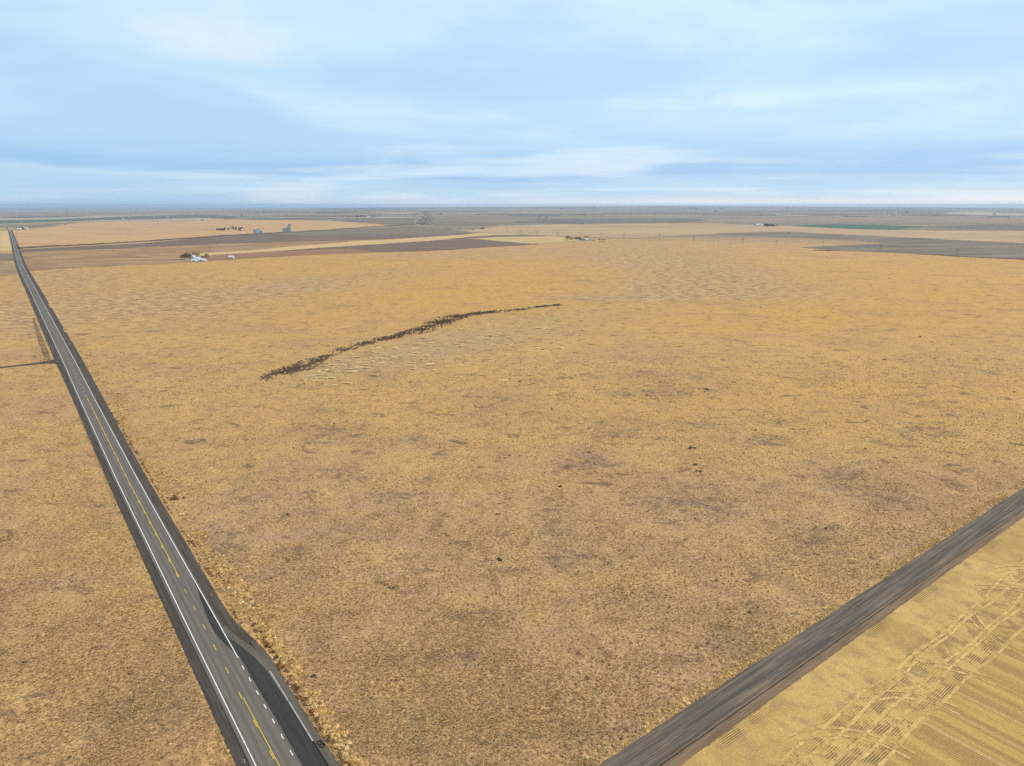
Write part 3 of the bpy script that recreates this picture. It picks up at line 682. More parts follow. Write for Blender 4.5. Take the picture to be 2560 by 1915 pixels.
M_trk = field_mat('dirt_track', (.20, .13, .085), (.30, .21, .14), 20, 0, .5)
bank('dirt_track', [Vector(P(a, b)) for a, b in [(1160, 579.5), (1280, 585.5), (1400, 590.5), (1500, 594.5), (1600, 596), (1700, 591.5), (1760, 587.5), (1800, 585.5)]], 6, 4, .9, M_trk, 'thin dirt track past the middle farmstead', .1)
bank('field_edge', [Vector(P(a, b)) for a, b in [(25, 571), (70, 570), (95, 565), (140, 560), (200, 556.5)]], 7, 4, 1.2, M_bank, 'dark weedy field edge by the sheds at the highway end', .1)
bank('field_edge', [Vector(P(a, b)) for a, b in [(0, 576.5), (40, 575), (90, 573.5)]], 6, 4, 1.0, M_bank, 'dark verge of the crossroad at the highway end', .1)
cr_ = bank('crossroad', [Vector(P(a, b)) for a, b in [(-60, 575), (0, 573.6), (25, 573)]], 7, 5, .5, M_shoulder, 'far crossroad at the end of the highway', .1)
M_rut = field_mat('wet_hollow', (.060, .045, .035), (.12, .09, .065), 12, .1, .3)
bank('field_edge', [Vector(P(a, b)) for a, b in [(2035, 625.5), (2065, 627), (2095, 626)]], 9, 6, 1.2, M_rut, 'short dark hollow below the lower fallow wedge', .1)
bank('field_edge', [Vector(P(a, b)) for a, b in [(2300, 635), (2390, 641), (2480, 645.5), (2560, 649)]], 5, 3, 1.0, M_rut, 'dark weedy edge of the broad fallow field', .2)

# ------------------------------------------------------------------ ground cover, scattered
lib = bpy.data.collections.new('plant_shapes')
def clump_mesh(name, kind, seed):
    r = random.Random(seed); b = MB()
    if kind == 'tuft':
        for i in range(15):
            a = r.uniform(0, 6.28); l = r.uniform(.25, .55); w_ = r.uniform(.07, .14); h = r.uniform(.25, .65)
            ca, sa = math.cos(a), math.sin(a); x0, y0 = r.uniform(-.12, .12), r.uniform(-.12, .12)
            b.tri((x0-sa*w_, y0+ca*w_, -.05), (x0+sa*w_, y0-ca*w_, -.05), (x0+ca*l, y0+sa*l, h))
    elif kind == 'mound':
        bm = bmesh.new(); bmesh.ops.create_icosphere(bm, subdivisions=2, radius=.5)
        for v_ in bm.verts:
            k = r.uniform(.72, 1.22); v_.co = Vector((v_.co.x*k*1.1, v_.co.y*k, v_.co.z*k*.85+.18))
        b.v = [tuple(v_.co) for v_ in bm.verts]; b.f = [tuple(v_.index for v_ in f_.verts) for f_ in bm.faces]; bm.free()
        for i in range(22):
            a = r.uniform(0, 6.28); e_ = r.uniform(.2, 1.3); d = Vector((math.cos(a)*math.cos(e_), math.sin(a)*math.cos(e_), math.sin(e_)))
            c = d*.42+Vector((0, 0, .15)); n = d.orthogonal()*.09; b.tri(c-n, c+n, c+d*r.uniform(.18, .38)+Vector((r.uniform(-.1, .1), r.uniform(-.1, .1), 0)))
    else:   # bare shrub: stems and a twiggy open crown
        for i in range(7):
            a = r.uniform(0, 6.28); t = r.uniform(.2, .5)
            b.tube((0, 0, -.05), (math.cos(a)*t, math.sin(a)*t, r.uniform(.45, .8)), .035, .012, 3, False)
        for i in range(75):
            a = r.uniform(0, 6.28); e_ = r.uniform(.0, 1.5); rr = r.uniform(.28, .62)
            c = Vector((math.cos(a)*math.cos(e_)*rr, math.sin(a)*math.cos(e_)*rr, .18+math.sin(e_)*rr*.95))
            d = (c-Vector((0, 0, .1))).normalized(); n = Vector((r.uniform(-1, 1), r.uniform(-1, 1), r.uniform(-1, 1))).cross(d).normalized()*r.uniform(.03, .07)
            b.tri(c-n-d*.08, c+n-d*.08, c+d*r.uniform(.1, .24))
    return b.me(name)
def proto(name, kind, seed, m=None):
    me = clump_mesh(name, kind, seed); me.materials.append(m or M_tint)
    o = bpy.data.objects.new(name, me); lib.objects.link(o); return o

def scatter(name, x, y, z, scale, tint, kinds, label, cat, sink=0.0):
    """one object: points with rotation, scale and tint attributes, instanced by geometry nodes"""
    n = len(x); me = bpy.data.meshes.new(name); me.vertices.add(n)
    me.vertices.foreach_set('co', np.stack([x, y, z-sink], -1).astype(np.float32).ravel())
    def at(nm, tp, dt, arr): a = me.attributes.new(nm, tp, 'POINT'); a.data.foreach_set(dt, np.ascontiguousarray(arr, dtype=np.float32).ravel())
    at('sc', 'FLOAT_VECTOR', 'vector', scale); at('rz', 'FLOAT', 'value', rng.uniform(0, 6.28, n))
    me.attributes.new('pick', 'INT', 'POINT').data.foreach_set('value', rng.integers(0, len(kinds), n).astype(np.int32))
    at('tint', 'FLOAT_COLOR', 'color', np.concatenate([tint, np.ones((n, 1))], 1))
    ng = bpy.data.node_groups.new(name+'_scatter', 'GeometryNodeTree')
    ng.interface.new_socket('Geometry', in_out='INPUT', socket_type='NodeSocketGeometry'); ng.interface.new_socket('Geometry', in_out='OUTPUT', socket_type='NodeSocketGeometry')
    N = ng.nodes.new; L = ng.links.new
    gi = N('NodeGroupInput'); go = N('NodeGroupOutput'); m2p = N('GeometryNodeMeshToPoints'); iop = N('GeometryNodeInstanceOnPoints'); g2i = N('GeometryNodeJoinGeometry')
    for k in reversed(kinds):
        oi = N('GeometryNodeObjectInfo'); oi.inputs['Object'].default_value = k; oi.inputs['As Instance'].default_value = True; L(oi.outputs['Geometry'], g2i.inputs[0])
    def na(nm, tp):
        a = N('GeometryNodeInputNamedAttribute'); a.data_type = tp; a.inputs[0].default_value = nm; return a.outputs[0]
    L(gi.outputs[0], m2p.inputs[0]); L(m2p.outputs[0], iop.inputs['Points']); L(g2i.outputs[0], iop.inputs['Instance'])
    iop.inputs['Pick Instance'].default_value = True; L(na('pick', 'INT'), iop.inputs['Instance Index'])
    cx = N('ShaderNodeCombineXYZ'); L(na('rz', 'FLOAT'), cx.inputs[2]); L(cx.outputs[0], iop.inputs['Rotation']); L(na('sc', 'FLOAT_VECTOR'), iop.inputs['Scale'])
    L(iop.outputs[0], go.inputs[0])
    o = link(name, me); mod = o.modifiers.new('scatter', 'NODES'); mod.node_group = ng
    tag(o, label, cat, kind='stuff'); return o
tufts = [proto('tuft', 'tuft', i) for i in range(4)]; mounds = [proto('mound', 'mound', 10+i) for i in range(4)]
def ok_ground(x, y, marg=0.0):
    s, o = rf(x, y); oc = o-cl(s)
    on_h = (oc > -7.4-marg) & (oc < np.where(s < 60, 10.9, 8.2)+marg)
    on_g = (s < -42.6+marg) & (s > -53.8-marg) & (o > -3)
    on_s = (s < -53) & (o > 0)
    on_l = (np.abs(s-516.3) < 3) & (o < 0)
    return ~(on_h | on_g | on_s | on_l)
def darkness(x, y):
    u, v = to_px(x, y); d = np.zeros_like(u)
    for a, b, rx, ry in SPOTS: d += .55*blob(u, v, a, b, rx, ry)
    d += np.clip((fbm(x, y, 26, 4, 77, .6)-.52)*6, 0, 1)*.75
    return np.clip(d, 0, 1.5)
def cand(n, x0, x1, y0, y1):
    x = rng.uniform(x0, x1, n); y = rng.uniform(y0, y1, n)
    u, v = to_px(x, y); k = (u > -80) & (u < 2640) & (v < 1990); return x[k], y[k]
def tints(n, cols, jit=.16):
    c = np.array(cols)[rng.integers(0, len(cols), n)]; return np.clip(c*rng.normal(1, jit, (n, 1)), .01, .9)
# small dark and straw tufts all over the near grassland
def cand2(n, lo=105., hi=620.):
    """candidates thinned with distance, so that near ground is densely covered"""
    d = 1/(1/lo+(1/hi-1/lo)*rng.uniform(0, 1, n)); x = rng.uniform(-1.0, 1.0, n)*d
    u, v = to_px(x, d); k = (u > -80) & (u < 2640) & (v < 1990); return x[k], d[k]
x, y = cand2(600000); dk = darkness(x, y)
pr = (.07+.15*np.clip(dk, 0, 1.0))*np.where(rf(x, y)[1] < 0, .5, 1)*np.interp(y, [110, 230, 400], [.55, .75, 1]); k = (rng.uniform(0, 1, len(x)) < pr) & ok_ground(x, y, .5); x, y, dk = x[k], y[k], dk[k]
n = len(x); z = terrain(x, y); sc = (rng.gamma(3, .075, (n, 1))+.14)*np.array([[1, 1, .8]])*(1+.25*np.clip(dk, 0, 1))[:, None]*(1+.5*sstep(200, 600, y))[:, None]
tn = tints(n, [(.52, .295, .140), (.47, .262, .125), (.30, .165, .085), (.54, .31, .150), (.38, .215, .105), (.48, .275, .14)])
scatter('dark_tufts', x, y, z, sc, tn, tufts+mounds[:2], 'small dark weedy tufts speckled over the near grassland', 'weeds', .03)
x, y = cand2(400000, 105., 560.); nn_ = fbm(x, y, 18, 3, 31)
pr = np.clip((nn_-.30)*2.2, .08, .8); k = (rng.uniform(0, 1, len(x)) < pr) & ok_ground(x, y, .4); x, y = x[k], y[k]
n = len(x); z = terrain(x, y); sc = (rng.gamma(5, .07, (n, 1))+.22)*np.array([[1, 1, .75]])*(1+.5*sstep(200, 600, y))[:, None]
scatter('straw_tufts', x, y, z, sc, tints(n, [STRAW, (.66, .43, .20), (.54, .325, .16), (.62, .385, .17), (.70, .48, .26)]), tufts, 'pale straw grass tufts over the near grassland', 'grass', .03)
print('tufts', n)
# tall golden weeds banked along the highway and the gravel road
def verge(n, s0, s1, o0, o1, wave, dens, smin, smax, edgeb=1.0):
    s = rng.uniform(s0, s1, n); o = rng.triangular(o0, o0+(o1-o0)*.35, o1, n)
    keep = rng.uniform(0, 1, n) < np.clip((fbm(s, o*3, wave, 3, 51)-dens)*4, 0, 1)
    s, o = s[keep], o[keep]; return s, o, rng.uniform(smin, smax, len(s))
parts_ = []; nleft = []
for a in [(12000, -60, 130, 11.3, 16.5, 11, .33, .55, 1.6), (4600, 60, 330, 8.3, 14, 14, .42, .4, 1.1), (1700, 130, 620, 8.8, 20, 22, .46, .6, 1.7),
          (6500, -60, 260, -26, -7.6, 14, .44, .28, .75), (2600, -60, 330, -8.6, -7.3, 6, .35, .3, .8), (2200, 60, 330, 7.9, 9.2, 6, .38, .3, .9), (3600, 200, 600, -22, -9, 22, .44, .3, .9)]:
    s, o, z_ = verge(*a); parts_.append((s, o+cl(s), z_))
s, o, z_ = verge(2600, -43, -38, 30, 330, 12, .30, .4, 1.0)
s2 = rng.triangular(-42.6, -41.8, -38.6, 11000); o2 = rng.uniform(30, 420, 11000); k = fbm(o2, s2*3, 14, 3, 8) > .44; parts_.append((s2[k], o2[k], rng.uniform(.45, 1.05, k.sum())))
s = np.concatenate([p[0] for p in parts_]); o = np.concatenate([p[1] for p in parts_]); z_ = np.concatenate([p[2] for p in parts_])
x, y = wf(s, o); k = ok_ground(x, y, .25); x, y, z_, s, o = x[k], y[k], z_[k], s[k], o[k]
n = len(x); tn = tints(n, [(.74, .47, .18), (.80, .54, .25), (.66, .41, .15), (.75, .50, .25), (.54, .32, .13)], .12)
tn[o < 0] = tn[o < 0]*.85
edge = (np.abs(np.where(s < 60, o-11.6, o-cl(s)-8.8)) < .9) & (rng.uniform(0, 1, n) < .6); tn[edge] = tints(edge.sum(), [(.30, .14, .055), (.22, .11, .05)])  # clumps nearest the road tinted darker rust for the bank's shaded side
scatter('verge_weeds', x, y, terrain(x, y), z_[:, None]*np.array([[1, 1, .62]]), tn, mounds[:2]+tufts, 'tall golden weeds banked along the road verges', 'weeds', .05)

# ------------------------------------------------------------------ the winding line of bare shrubs
SL = [(655, 952), (700, 935), (760, 915), (800, 899), (845, 878), (900, 862), (960, 848), (1020, 836), (1075, 818), (1110, 800), (1150, 790), (1210, 782), (1260, 777), (1330, 770), (1400, 762)]
WD = [5, 10, 11, 8, 8, 8, 9, 10, 13, 16, 13, 10, 8, 6, 4]; DN = [.8, 1.2, 1.1, .6, .5, 1.1, 1.2, 1.3, 1.6, 1.9, 1.6, 1.3, .8, .8, .6]
sp = [np.array(P(a, b)[:2]) for a, b in SL]
cum = np.concatenate([[0], np.cumsum([np.linalg.norm(b-a) for a, b in zip(sp, sp[1:])])])
shrubs = []
n = 8200; q = rng.uniform(0, cum[-1], n)
cxx = np.interp(q, cum, [p[0] for p in sp]); cyy = np.interp(q, cum, [p[1] for p in sp]); wd = np.interp(q, cum, WD); dn = np.interp(q, cum, DN)
tx_ = np.gradient(np.array([p[0] for p in sp]), cum); ty_ = np.gradient(np.array([p[1] for p in sp]), cum)
nx_ = -np.interp(q, cum, ty_); ny_ = np.interp(q, cum, tx_); off = np.clip(rng.normal(0, 1, n), -1.9, 1.9)*wd*.55
cxx += nx_*off; cyy += ny_*off
keep = rng.uniform(0, 1, n) < dn*.38*np.clip((fbm(cxx, cyy, 11, 2, 90)-.25)*3, .15, 1.3); cxx, cyy = cxx[keep], cyy[keep]
M_shrub = flat('bare_twigs', (.30, .205, .135), .35, .6, 1.0, .05)
sz = rng.uniform(.9, 2.0, len(cxx)); order = np.argsort(np.hypot(cxx, cyy)/sz)
sh_me = []
for i in range(5):
    m_ = clump_mesh('shrub', 'shrub', 60+i); m_.materials.append(M_shrub); sh_me.append(m_)
for c_, i in enumerate(order[:300]):
    o = bpy.data.objects.new('shrub', sh_me[c_ % 5]); COL.objects.link(o)
    o.location = (cxx[i], cyy[i], float(terrain(cxx[i], cyy[i]))-.05); o.rotation_euler = (0, 0, random.uniform(0, 6.28)); o.scale = (sz[i], sz[i]*random.uniform(.8, 1.2), sz[i]*random.uniform(.75, 1.05))
    tag(o, 'bare dark brown shrub in the winding shrub line across the grassland', 'shrub', 'shrubs in the winding line')
rest = order[300:]; sp_ = [proto('shrub_shape', 'shrub', 70+i) for i in range(3)]
x, y = cxx[rest], cyy[rest]; n = len(rest)
scatter('distant_shrubs', x, y, terrain(x, y), sz[rest][:, None]*np.array([[1, 1, .9]]), tints(n, [(.29, .20, .13), (.24, .165, .11), (.34, .23, .145)]), sp_, 'bare dark shrubs of the winding line, its farther part', 'shrubs', .05)

# pale grassy hummocks below the shrub line, dark lumps as shade at their foot, and a few lone dark bushes
hb = MB(); hd = MB()
M_humpale = flat('hummock_grass', (.66, .44, .19), .15, .4, 1, .05); M_bush_shade = flat('bush_and_shade', (.11, .080, .048), .3, .7, 1, .05)
def lump(b, c, rx, ry, h, r, n1=3, n2=9):
    k = len(b.v)
    for i in range(n1):
        e_ = i/n1*math.pi/2
        for j in range(n2):
            a = 2*math.pi*j/n2; kk = r.uniform(.8, 1.2)
            b.v.append((c[0]+math.cos(a)*rx*math.cos(e_)*kk, c[1]+math.sin(a)*ry*math.cos(e_)*kk, c[2]-.1+h*math.sin(e_)*kk))
    b.v.append((c[0], c[1], c[2]+h))
    for i in range(n1-1):
        for j in range(n2): b.f.append((k+i*n2+j, k+i*n2+(j+1) % n2, k+(i+1)*n2+(j+1) % n2, k+(i+1)*n2+j))
    for j in range(n2): b.f.append((k+(n1-1)*n2+j, k+(n1-1)*n2+(j+1) % n2, k+n1*n2))
rr = random.Random(5)
for i in range(190):
    a = rr.uniform(760, 1460); b = np.interp(a, [760, 1000, 1200, 1460], [935, 878, 850, 800])+rr.gauss(0, 1)*np.interp(a, [760, 1100, 1460], [14, 34, 26])
    lim = np.interp(a, [s_[0] for s_ in SL], [s_[1] for s_ in SL])+14
    if b < lim: continue
    p = P(a, b); L_ = rr.uniform(1.8, 5.5); lump(hb, p, L_, rr.uniform(.9, 2.0), rr.uniform(.35, .8), rr)
    if rr.random() < .8: lump(hd, (p[0]+rr.uniform(-1, 1), p[1]-rr.uniform(1.2, 2.4), p[2]), L_*.7, rr.uniform(.4, .9), rr.uniform(.2, .5), rr, 3, 7)  # dark lump set on the near side as the hummock's shade
for a, b, r_ in [(1902, 768, 1.6), (1888, 666, 3), (1600, 742, 4), (1300, 953, 1.2), (1650, 955, 1), (1835, 955, 1.2), (1737, 1162, 1.5), (1745, 1178, 1.3), (1470, 1130, 1), (716, 1283, .9), (1247, 1402, 1.1), (980, 1470, .9), (1245, 1285, .8), (2335, 898, 1), (2300, 843, 2), (2210, 900, 1.5), (1770, 975, 2.6), (1730, 1120, 2.0), (1400, 1215, .8)]:
    p = P(a, b); 
    for q_ in range(4): lump(hd, (p[0]+rr.uniform(-r_, r_), p[1]+rr.uniform(-.5, .5)*r_, p[2]), r_*.6, r_*.45, rr.uniform(.3, .8), rr)
o = hb.build('grass_hummocks', M_humpale); tag(o, 'pale grassy hummocks scattered below the winding shrub line', 'grass', kind='stuff')
o = hd.build('bushes_and_hummock_shade', M_bush_shade); tag(o, 'low dark bushes and weeds over the grassland, with dark lumps as hummock shade', 'weeds', kind='stuff')
# rust coloured bush by the road
rb = empty('bush', P(435, 1246)); tag(rb, 'large rust brown bush standing right of the highway', 'bush')
b = MB()
for q_ in range(14): lump(b, (rr.gauss(0, 1.1), rr.gauss(0, .9), 0), rr.uniform(.5, .9), rr.uniform(.5, .9), rr.uniform(.6, 1.3), rr)
b.build('crown', flat('rust_twigs', (.19, .095, .045), .3, 1.2, 1, .05), rb)

# ------------------------------------------------------------------ things by the roads
M_rubber = flat('tyre_rubber', (.022, .021, .023), .2, 3, .7)
M_wood = flat('grey_wood', (.16, .12, .09), .25, 2, .9)
def tyre(px, py, label):
    x, y, _ = P(px, py); e_ = empty('tyre', (x, y, .36)); tag(e_, label, 'tyre', 'pair of tyres on the shoulder')
    b = bmesh.new(); nseg, nr = 28, 8; vs = []
    for i in range(nseg):
        a = 2*math.pi*i/nseg
        for j in range(nr):
            t = 2*math.pi*j/nr; rr_ = .55+.12*math.cos(t)*(1.0); vs.append(b.verts.new((rr_*math.cos(a), rr_*math.sin(a), .13+.125*math.sin(t))))
    for i in range(nseg):
        for j in range(nr): b.faces.new((vs[i*nr+j], vs[((i+1) % nseg)*nr+j], vs[((i+1) % nseg)*nr+(j+1) % nr], vs[i*nr+(j+1) % nr]))
    me = bpy.data.meshes.new('tread'); b.to_mesh(me); b.free(); me.polygons.foreach_set('use_smooth', [True]*len(me.polygons)); link('tread', me, e_, M_rubber)
    bb = MB()
    for i in range(28):
        a = 2*math.pi*i/28; bb.box((math.cos(a)*.668, math.sin(a)*.668, .13), (.03, .07, .2), a)
    bb.build('tread_blocks', M_rubber, e_)
    return e_
tyre(799, 1861, 'black tyre lying on the grey shoulder, the upper one of the pair')
tyre(805.5, 1867.5, 'black tyre lying on the grey shoulder, the lower one of the pair')
# dumped black bag with white litter
x, y, z = P(784, 1691); bag = empty('rubbish_bag', (x, y, z)); tag(bag, 'black rubbish bag dumped in the grass beside the turn lane', 'rubbish bag')
b = MB(); M_bag = flat('black_plastic', (.020, .020, .022), .2, 3, .4, .5)
for q_ in range(3): lump(b, (rr.uniform(-.5, .5), rr.uniform(-.2, .2), 0), rr.uniform(.4, .7), rr.uniform(.35, .5), rr.uniform(.4, .6), rr)
b.build('bag', M_bag, bag)
b = MB(); b.tube((.0, 0, .5), (.08, .02, .72), .05, .09, 6); b.build('knot', M_bag, bag)
M_litter = flat('white_litter', (.80, .79, .77), .05, 3, .7)
lit_lab = {0: 'scrap of white litter left of the black rubbish bag', 1: 'larger white litter scrap above the rubbish bag', 2: 'white litter scrap on the gravel beside the turn lane bend', 3: 'white litter scrap on the right shoulder where the weeds start',
           4: 'white litter by the weeds above the tyres', 5: 'white litter scrap in the grass right of the tyres', 6: 'white litter scrap low in the weeds near the tyres', 7: 'white litter scrap on the shoulder far above the turn lane', 8: 'second white litter scrap on the shoulder above the turn lane'}
for i, (a, b_) in enumerate([(775, 1689), (766, 1683), (706, 1699), (727, 1708), (835, 1887), (898, 1863), (851, 1909), (516, 1468), (529, 1489)]):
    x, y, z = P(a, b_); bb = MB(); r_ = .11
    for q_ in range(5): bb.tri((rr.uniform(-r_, r_), rr.uniform(-r_, r_), rr.uniform(0, .18)), (rr.uniform(-r_, r_)*2, rr.uniform(-r_, r_)*2, rr.uniform(.02, .2)), (rr.uniform(-r_, r_)*2, rr.uniform(-r_, r_)*2, rr.uniform(.05, .2)))
    o = bb.build('litter', M_litter); o.location = (x, y, max(z, .0)+.30 if a < 760 else z+.12); tag(o, lit_lab[i], 'litter', 'scraps of white litter')
# roadside marker post at the lower frame edge
x, y, z = P(612, 1912); mp = empty('marker_post', (x, y, .3)); tag(mp, 'small white marker post with red foot left of the highway', 'marker post')
MB().box((0, 0, .62), (.14, .10, .9)).build('post', M_litter, mp); MB().box((0, 0, .12), (.2, .16, .3)).build('base', flat('red_base', (.22, .05, .035), .2, 3), mp); MB().box((0, -.06, .95), (.10, .02, .16)).build('reflector', flat('reflector', (.45, .30, .08), .1, 3, .4), mp)
# gate posts at the side track
M_post = flat('dark_post', (.075, .055, .042), .2, 3)
M_palepost = flat('pale_post', (.62, .52, .44), .15, 3)
for i, (a, b_, h, lb, m_) in enumerate([(111, 904, 1.7, 'dark wooden gate post on the upper side of the side track', M_post), (101.5, 904.5, 1.3, 'shorter dark gate post left of the first', M_post),
        (122.5, 901, 1.9, 'dark post beside the pale one at the track mouth', M_post), (126, 901, 3.4, 'pale leaning post at the mouth of the side track', M_palepost), (134, 874, 2.4, 'pale marker board in the ditch above the side track', M_palepost)]):
    x, y, z = P(a, b_); e_ = empty('gate_post', (x, y, 0)); tag(e_, lb, 'post', 'posts at the side track')
    MB().tube((0, 0, -.3), (.0, 0, h), .17, .14, 8).build('shaft', m_, e_)
    MB().tube((0, 0, h), (0, 0, h+.10), .18, .10, 8).build('cap', m_, e_)
    if m_ is M_palepost: MB().box((.25, 0, h*.8), (.7, .06, .5)).build('board', m_, e_)
# wire fence along the left field edge by the ditch
fe = empty('wire_fence', (*wf(640, -22), 0)); tag(fe, 'wire fence with thin posts along the ditch left of the highway', 'fence')
fx, fy = fe.location.x, fe.location.y; pm = MB().tube((0, 0, -.2), (0, 0, 1.3), .07, .06, 5).me('fence_post'); pm.materials.append(M_post)
for s0 in np.arange(524, 780, 8.0):
    X_, Y_ = wf(s0, -20.6+cl(s0)); o = link('fence_post', pm, fe); o.location = (X_-fx, Y_-fy, 0)
for h in (.5, .85, 1.2):
    b = MB(); X_, Y_ = wf(524, -20.6+cl(524)); U_, V_ = wf(772, -20.6+cl(772)); b.tube((X_-fx, Y_-fy, h), (U_-fx, V_-fy, h), .012, n=4); b.build('wire', M_post, fe)

# ------------------------------------------------------------------ cars on the far highway
M_glass = flat('window_glass', (.030, .036, .042), .1, 2, .15, .6); M_chrome = flat('hub_metal', (.35, .35, .36), .1, 4, .4)
def car(s, o, rz, paint, label, suv=True):
    X_, Y_ = wf(s, o+float(cl(s))); e_ = empty('car', (X_, Y_, .51), rz); tag(e_, label, 'car')
    m_ = flat('paint_'+label.split()[0], paint, .04, 2, .3, .5)
    body = MB().box((0, 0, .62), (4.7, 1.9, .62), top=(.98, .95)).box((1.55, 0, .95), (1.35, 1.72, .12), top=(.8, .9)); body.build('body', m_, e_)
    MB().box((-.45, 0, 1.27), (2.9, 1.66, .62), top=(.74, .84)).build('cabin', m_, e_)
    MB().quad((1.04, -.74, .99), (1.04, .74, .99), (.68, .62, 1.52), (.68, -.62, 1.52)).build('windscreen', M_glass, e_)
    MB().quad((-1.93, .74, .99), (-1.93, -.74, .99), (-1.56, -.62, 1.52), (-1.56, .62, 1.52)).build('rear_window', M_glass, e_)
    for sg in (-1, 1):
        MB().quad((-1.7, sg*.832, 1.03), (.8, sg*.832, 1.03), (.45, sg*.745, 1.50), (-1.4, sg*.745, 1.50)).build('side_window', M_glass, e_)
        MB().box((2.32, sg*.68, .72), (.08, .36, .16)).build('headlight', M_litter, e_)
        MB().box((-2.32, sg*.72, .80), (.08, .26, .2)).build('tail_light', flat('tail_red', (.35, .02, .02), .1, 2, .4), e_)
        for fx_ in (-1.45, 1.45):
            wh = MB().tube((fx_, sg*.80, .35), (fx_, sg*.98, .35), .35, .35, 16).build('wheel', M_rubber, e_)
            MB().tube((fx_, sg*.975, .35), (fx_, sg*1.0, .35), .2, .18, 10).build('hub', M_chrome, wh)
RD = math.atan2(TY, TX)
def s_of(px, py): x, y, _ = P(px, py); return float(rf(x, y)[0])
car(s_of(45.5, 635.5), 1.9, RD, (.030, .032, .036), 'dark car on the highway, the farther of two')
car(s_of(63, 685), 1.9, RD, (.055, .022, .026), 'maroon car on the highway, the nearer of two')

# ------------------------------------------------------------------ trees
def bare_tree_mesh(seed, spread=.5, dens=620):
    r = random.Random(seed); t = MB(); c = MB()
    t.tube((0, 0, -.03), (r.uniform(-.02, .02), 0, .35), .035, .024, 7)
    tips = []
    for i in range(9):
        a = r.uniform(0, 6.28); z0 = r.uniform(.18, .36); z1 = r.uniform(.55, .92); k = spread*r.uniform(.35, .8)*(1.15-z1)
        q = Vector((math.cos(a)*k, math.sin(a)*k, z1)); t.tube((0, 0, z0), q, .014, .005, 4); tips.append(q)
    for i in range(dens):
        a = r.uniform(0, 6.28); e_ = math.asin(r.uniform(-.85, 1)); rr_ = r.uniform(.35, 1)**.6
        p = Vector((math.cos(a)*math.cos(e_)*spread*rr_, math.sin(a)*math.cos(e_)*spread*rr_, .54+math.sin(e_)*.46*rr_))
        if math.sin(a*3+seed)*math.cos(e_*4) > .72: continue
        d = (p-Vector((0, 0, .3))).normalized(); n = Vector((r.uniform(-1, 1), r.uniform(-1, 1), r.uniform(-1, 1))).cross(d).normalized()*.012
        c.tri(p-n-d*.06, p+n-d*.06, p+d*r.uniform(.05, .12)+Vector((r.uniform(-.04, .04), r.uniform(-.04, .04), 0)))
    return t.me('trunk'), c.me('crown')
def leafy_mesh(seed, conical=False, dens=420):
    r = random.Random(seed); t = MB(); c = MB(); t.tube((0, 0, -.03), (0, 0, .6), .04, .02, 7)
    t.tube((0, 0, .3), (.15, .05, .5), .015, .006, 4); t.tube((0, 0, .35), (-.14, .08, .55), .015, .006, 4)
    for i in range(dens):
        a = r.uniform(0, 6.28); h = r.uniform(.06, 1.0)
        w_ = (.30*(1.03-h)**.75 if conical else .40*math.sqrt(max(0.01, 1-((h-.52)/.50)**2)))*(1+.18*math.sin(a*3+seed+h*7))
        k = r.uniform(.6, 1)**.5*w_; p = Vector((math.cos(a)*k, math.sin(a)*k, h)); s_ = r.uniform(.035, .07)
        d1 = Vector((r.uniform(-1, 1), r.uniform(-1, 1), r.uniform(-1, 1))).normalized()*s_; d2 = d1.orthogonal().normalized()*s_
        c.quad(p-d1, p-d2, p+d1, p+d2)
    return t.me('trunk'), c.me('crown')
M_bark = flat('bark', (.085, .068, .055), .2, 1); M_twig = flat('twig_crown', (.110, .080, .062), .3, .4, 1, .03); M_ever = flat('evergreen_leaf', (.028, .038, .026), .4, .3, 1, .03)
M_brushg = flat('grey_brush', (.15, .115, .09), .25, .4, 1, .03)
BT = [bare_tree_mesh(i, .48) for i in range(4)]; LT = [leafy_mesh(20+i) for i in range(3)]; CT = [leafy_mesh(30+i, True) for i in range(3)]
for a, b in BT: a.materials.append(M_bark); b.materials.append(M_twig)
for a, b in LT+CT: a.materials.append(M_bark); b.materials.append(M_ever)
GB = []
for a, b in BT: b2 = b.copy(); b2.materials.clear(); b2.materials.append(M_brushg); GB.append((a, b2))
def tree(px, py, hpx, kind, label, group=None, wk=1.0, name='tree', seed=None):
    x, y, z = P(px, py); m_ = math.hypot(y, CAMH)/1763 if y > 4000 else mpp(py); h = hpx*m_*1.02
    src = {'bare': BT, 'ever': LT, 'cone': CT, 'grey': GB}[kind]; a, b = src[(seed if seed is not None else random.randrange(99)) % len(src)]
    e_ = empty(name, (x, y, z), random.uniform(0, 6.28)); e_.scale = (h*wk, h*wk, h)
    tag(e_, label, 'tree', group)
    link('trunk', a, e_); link('crown', b, e_); return e_

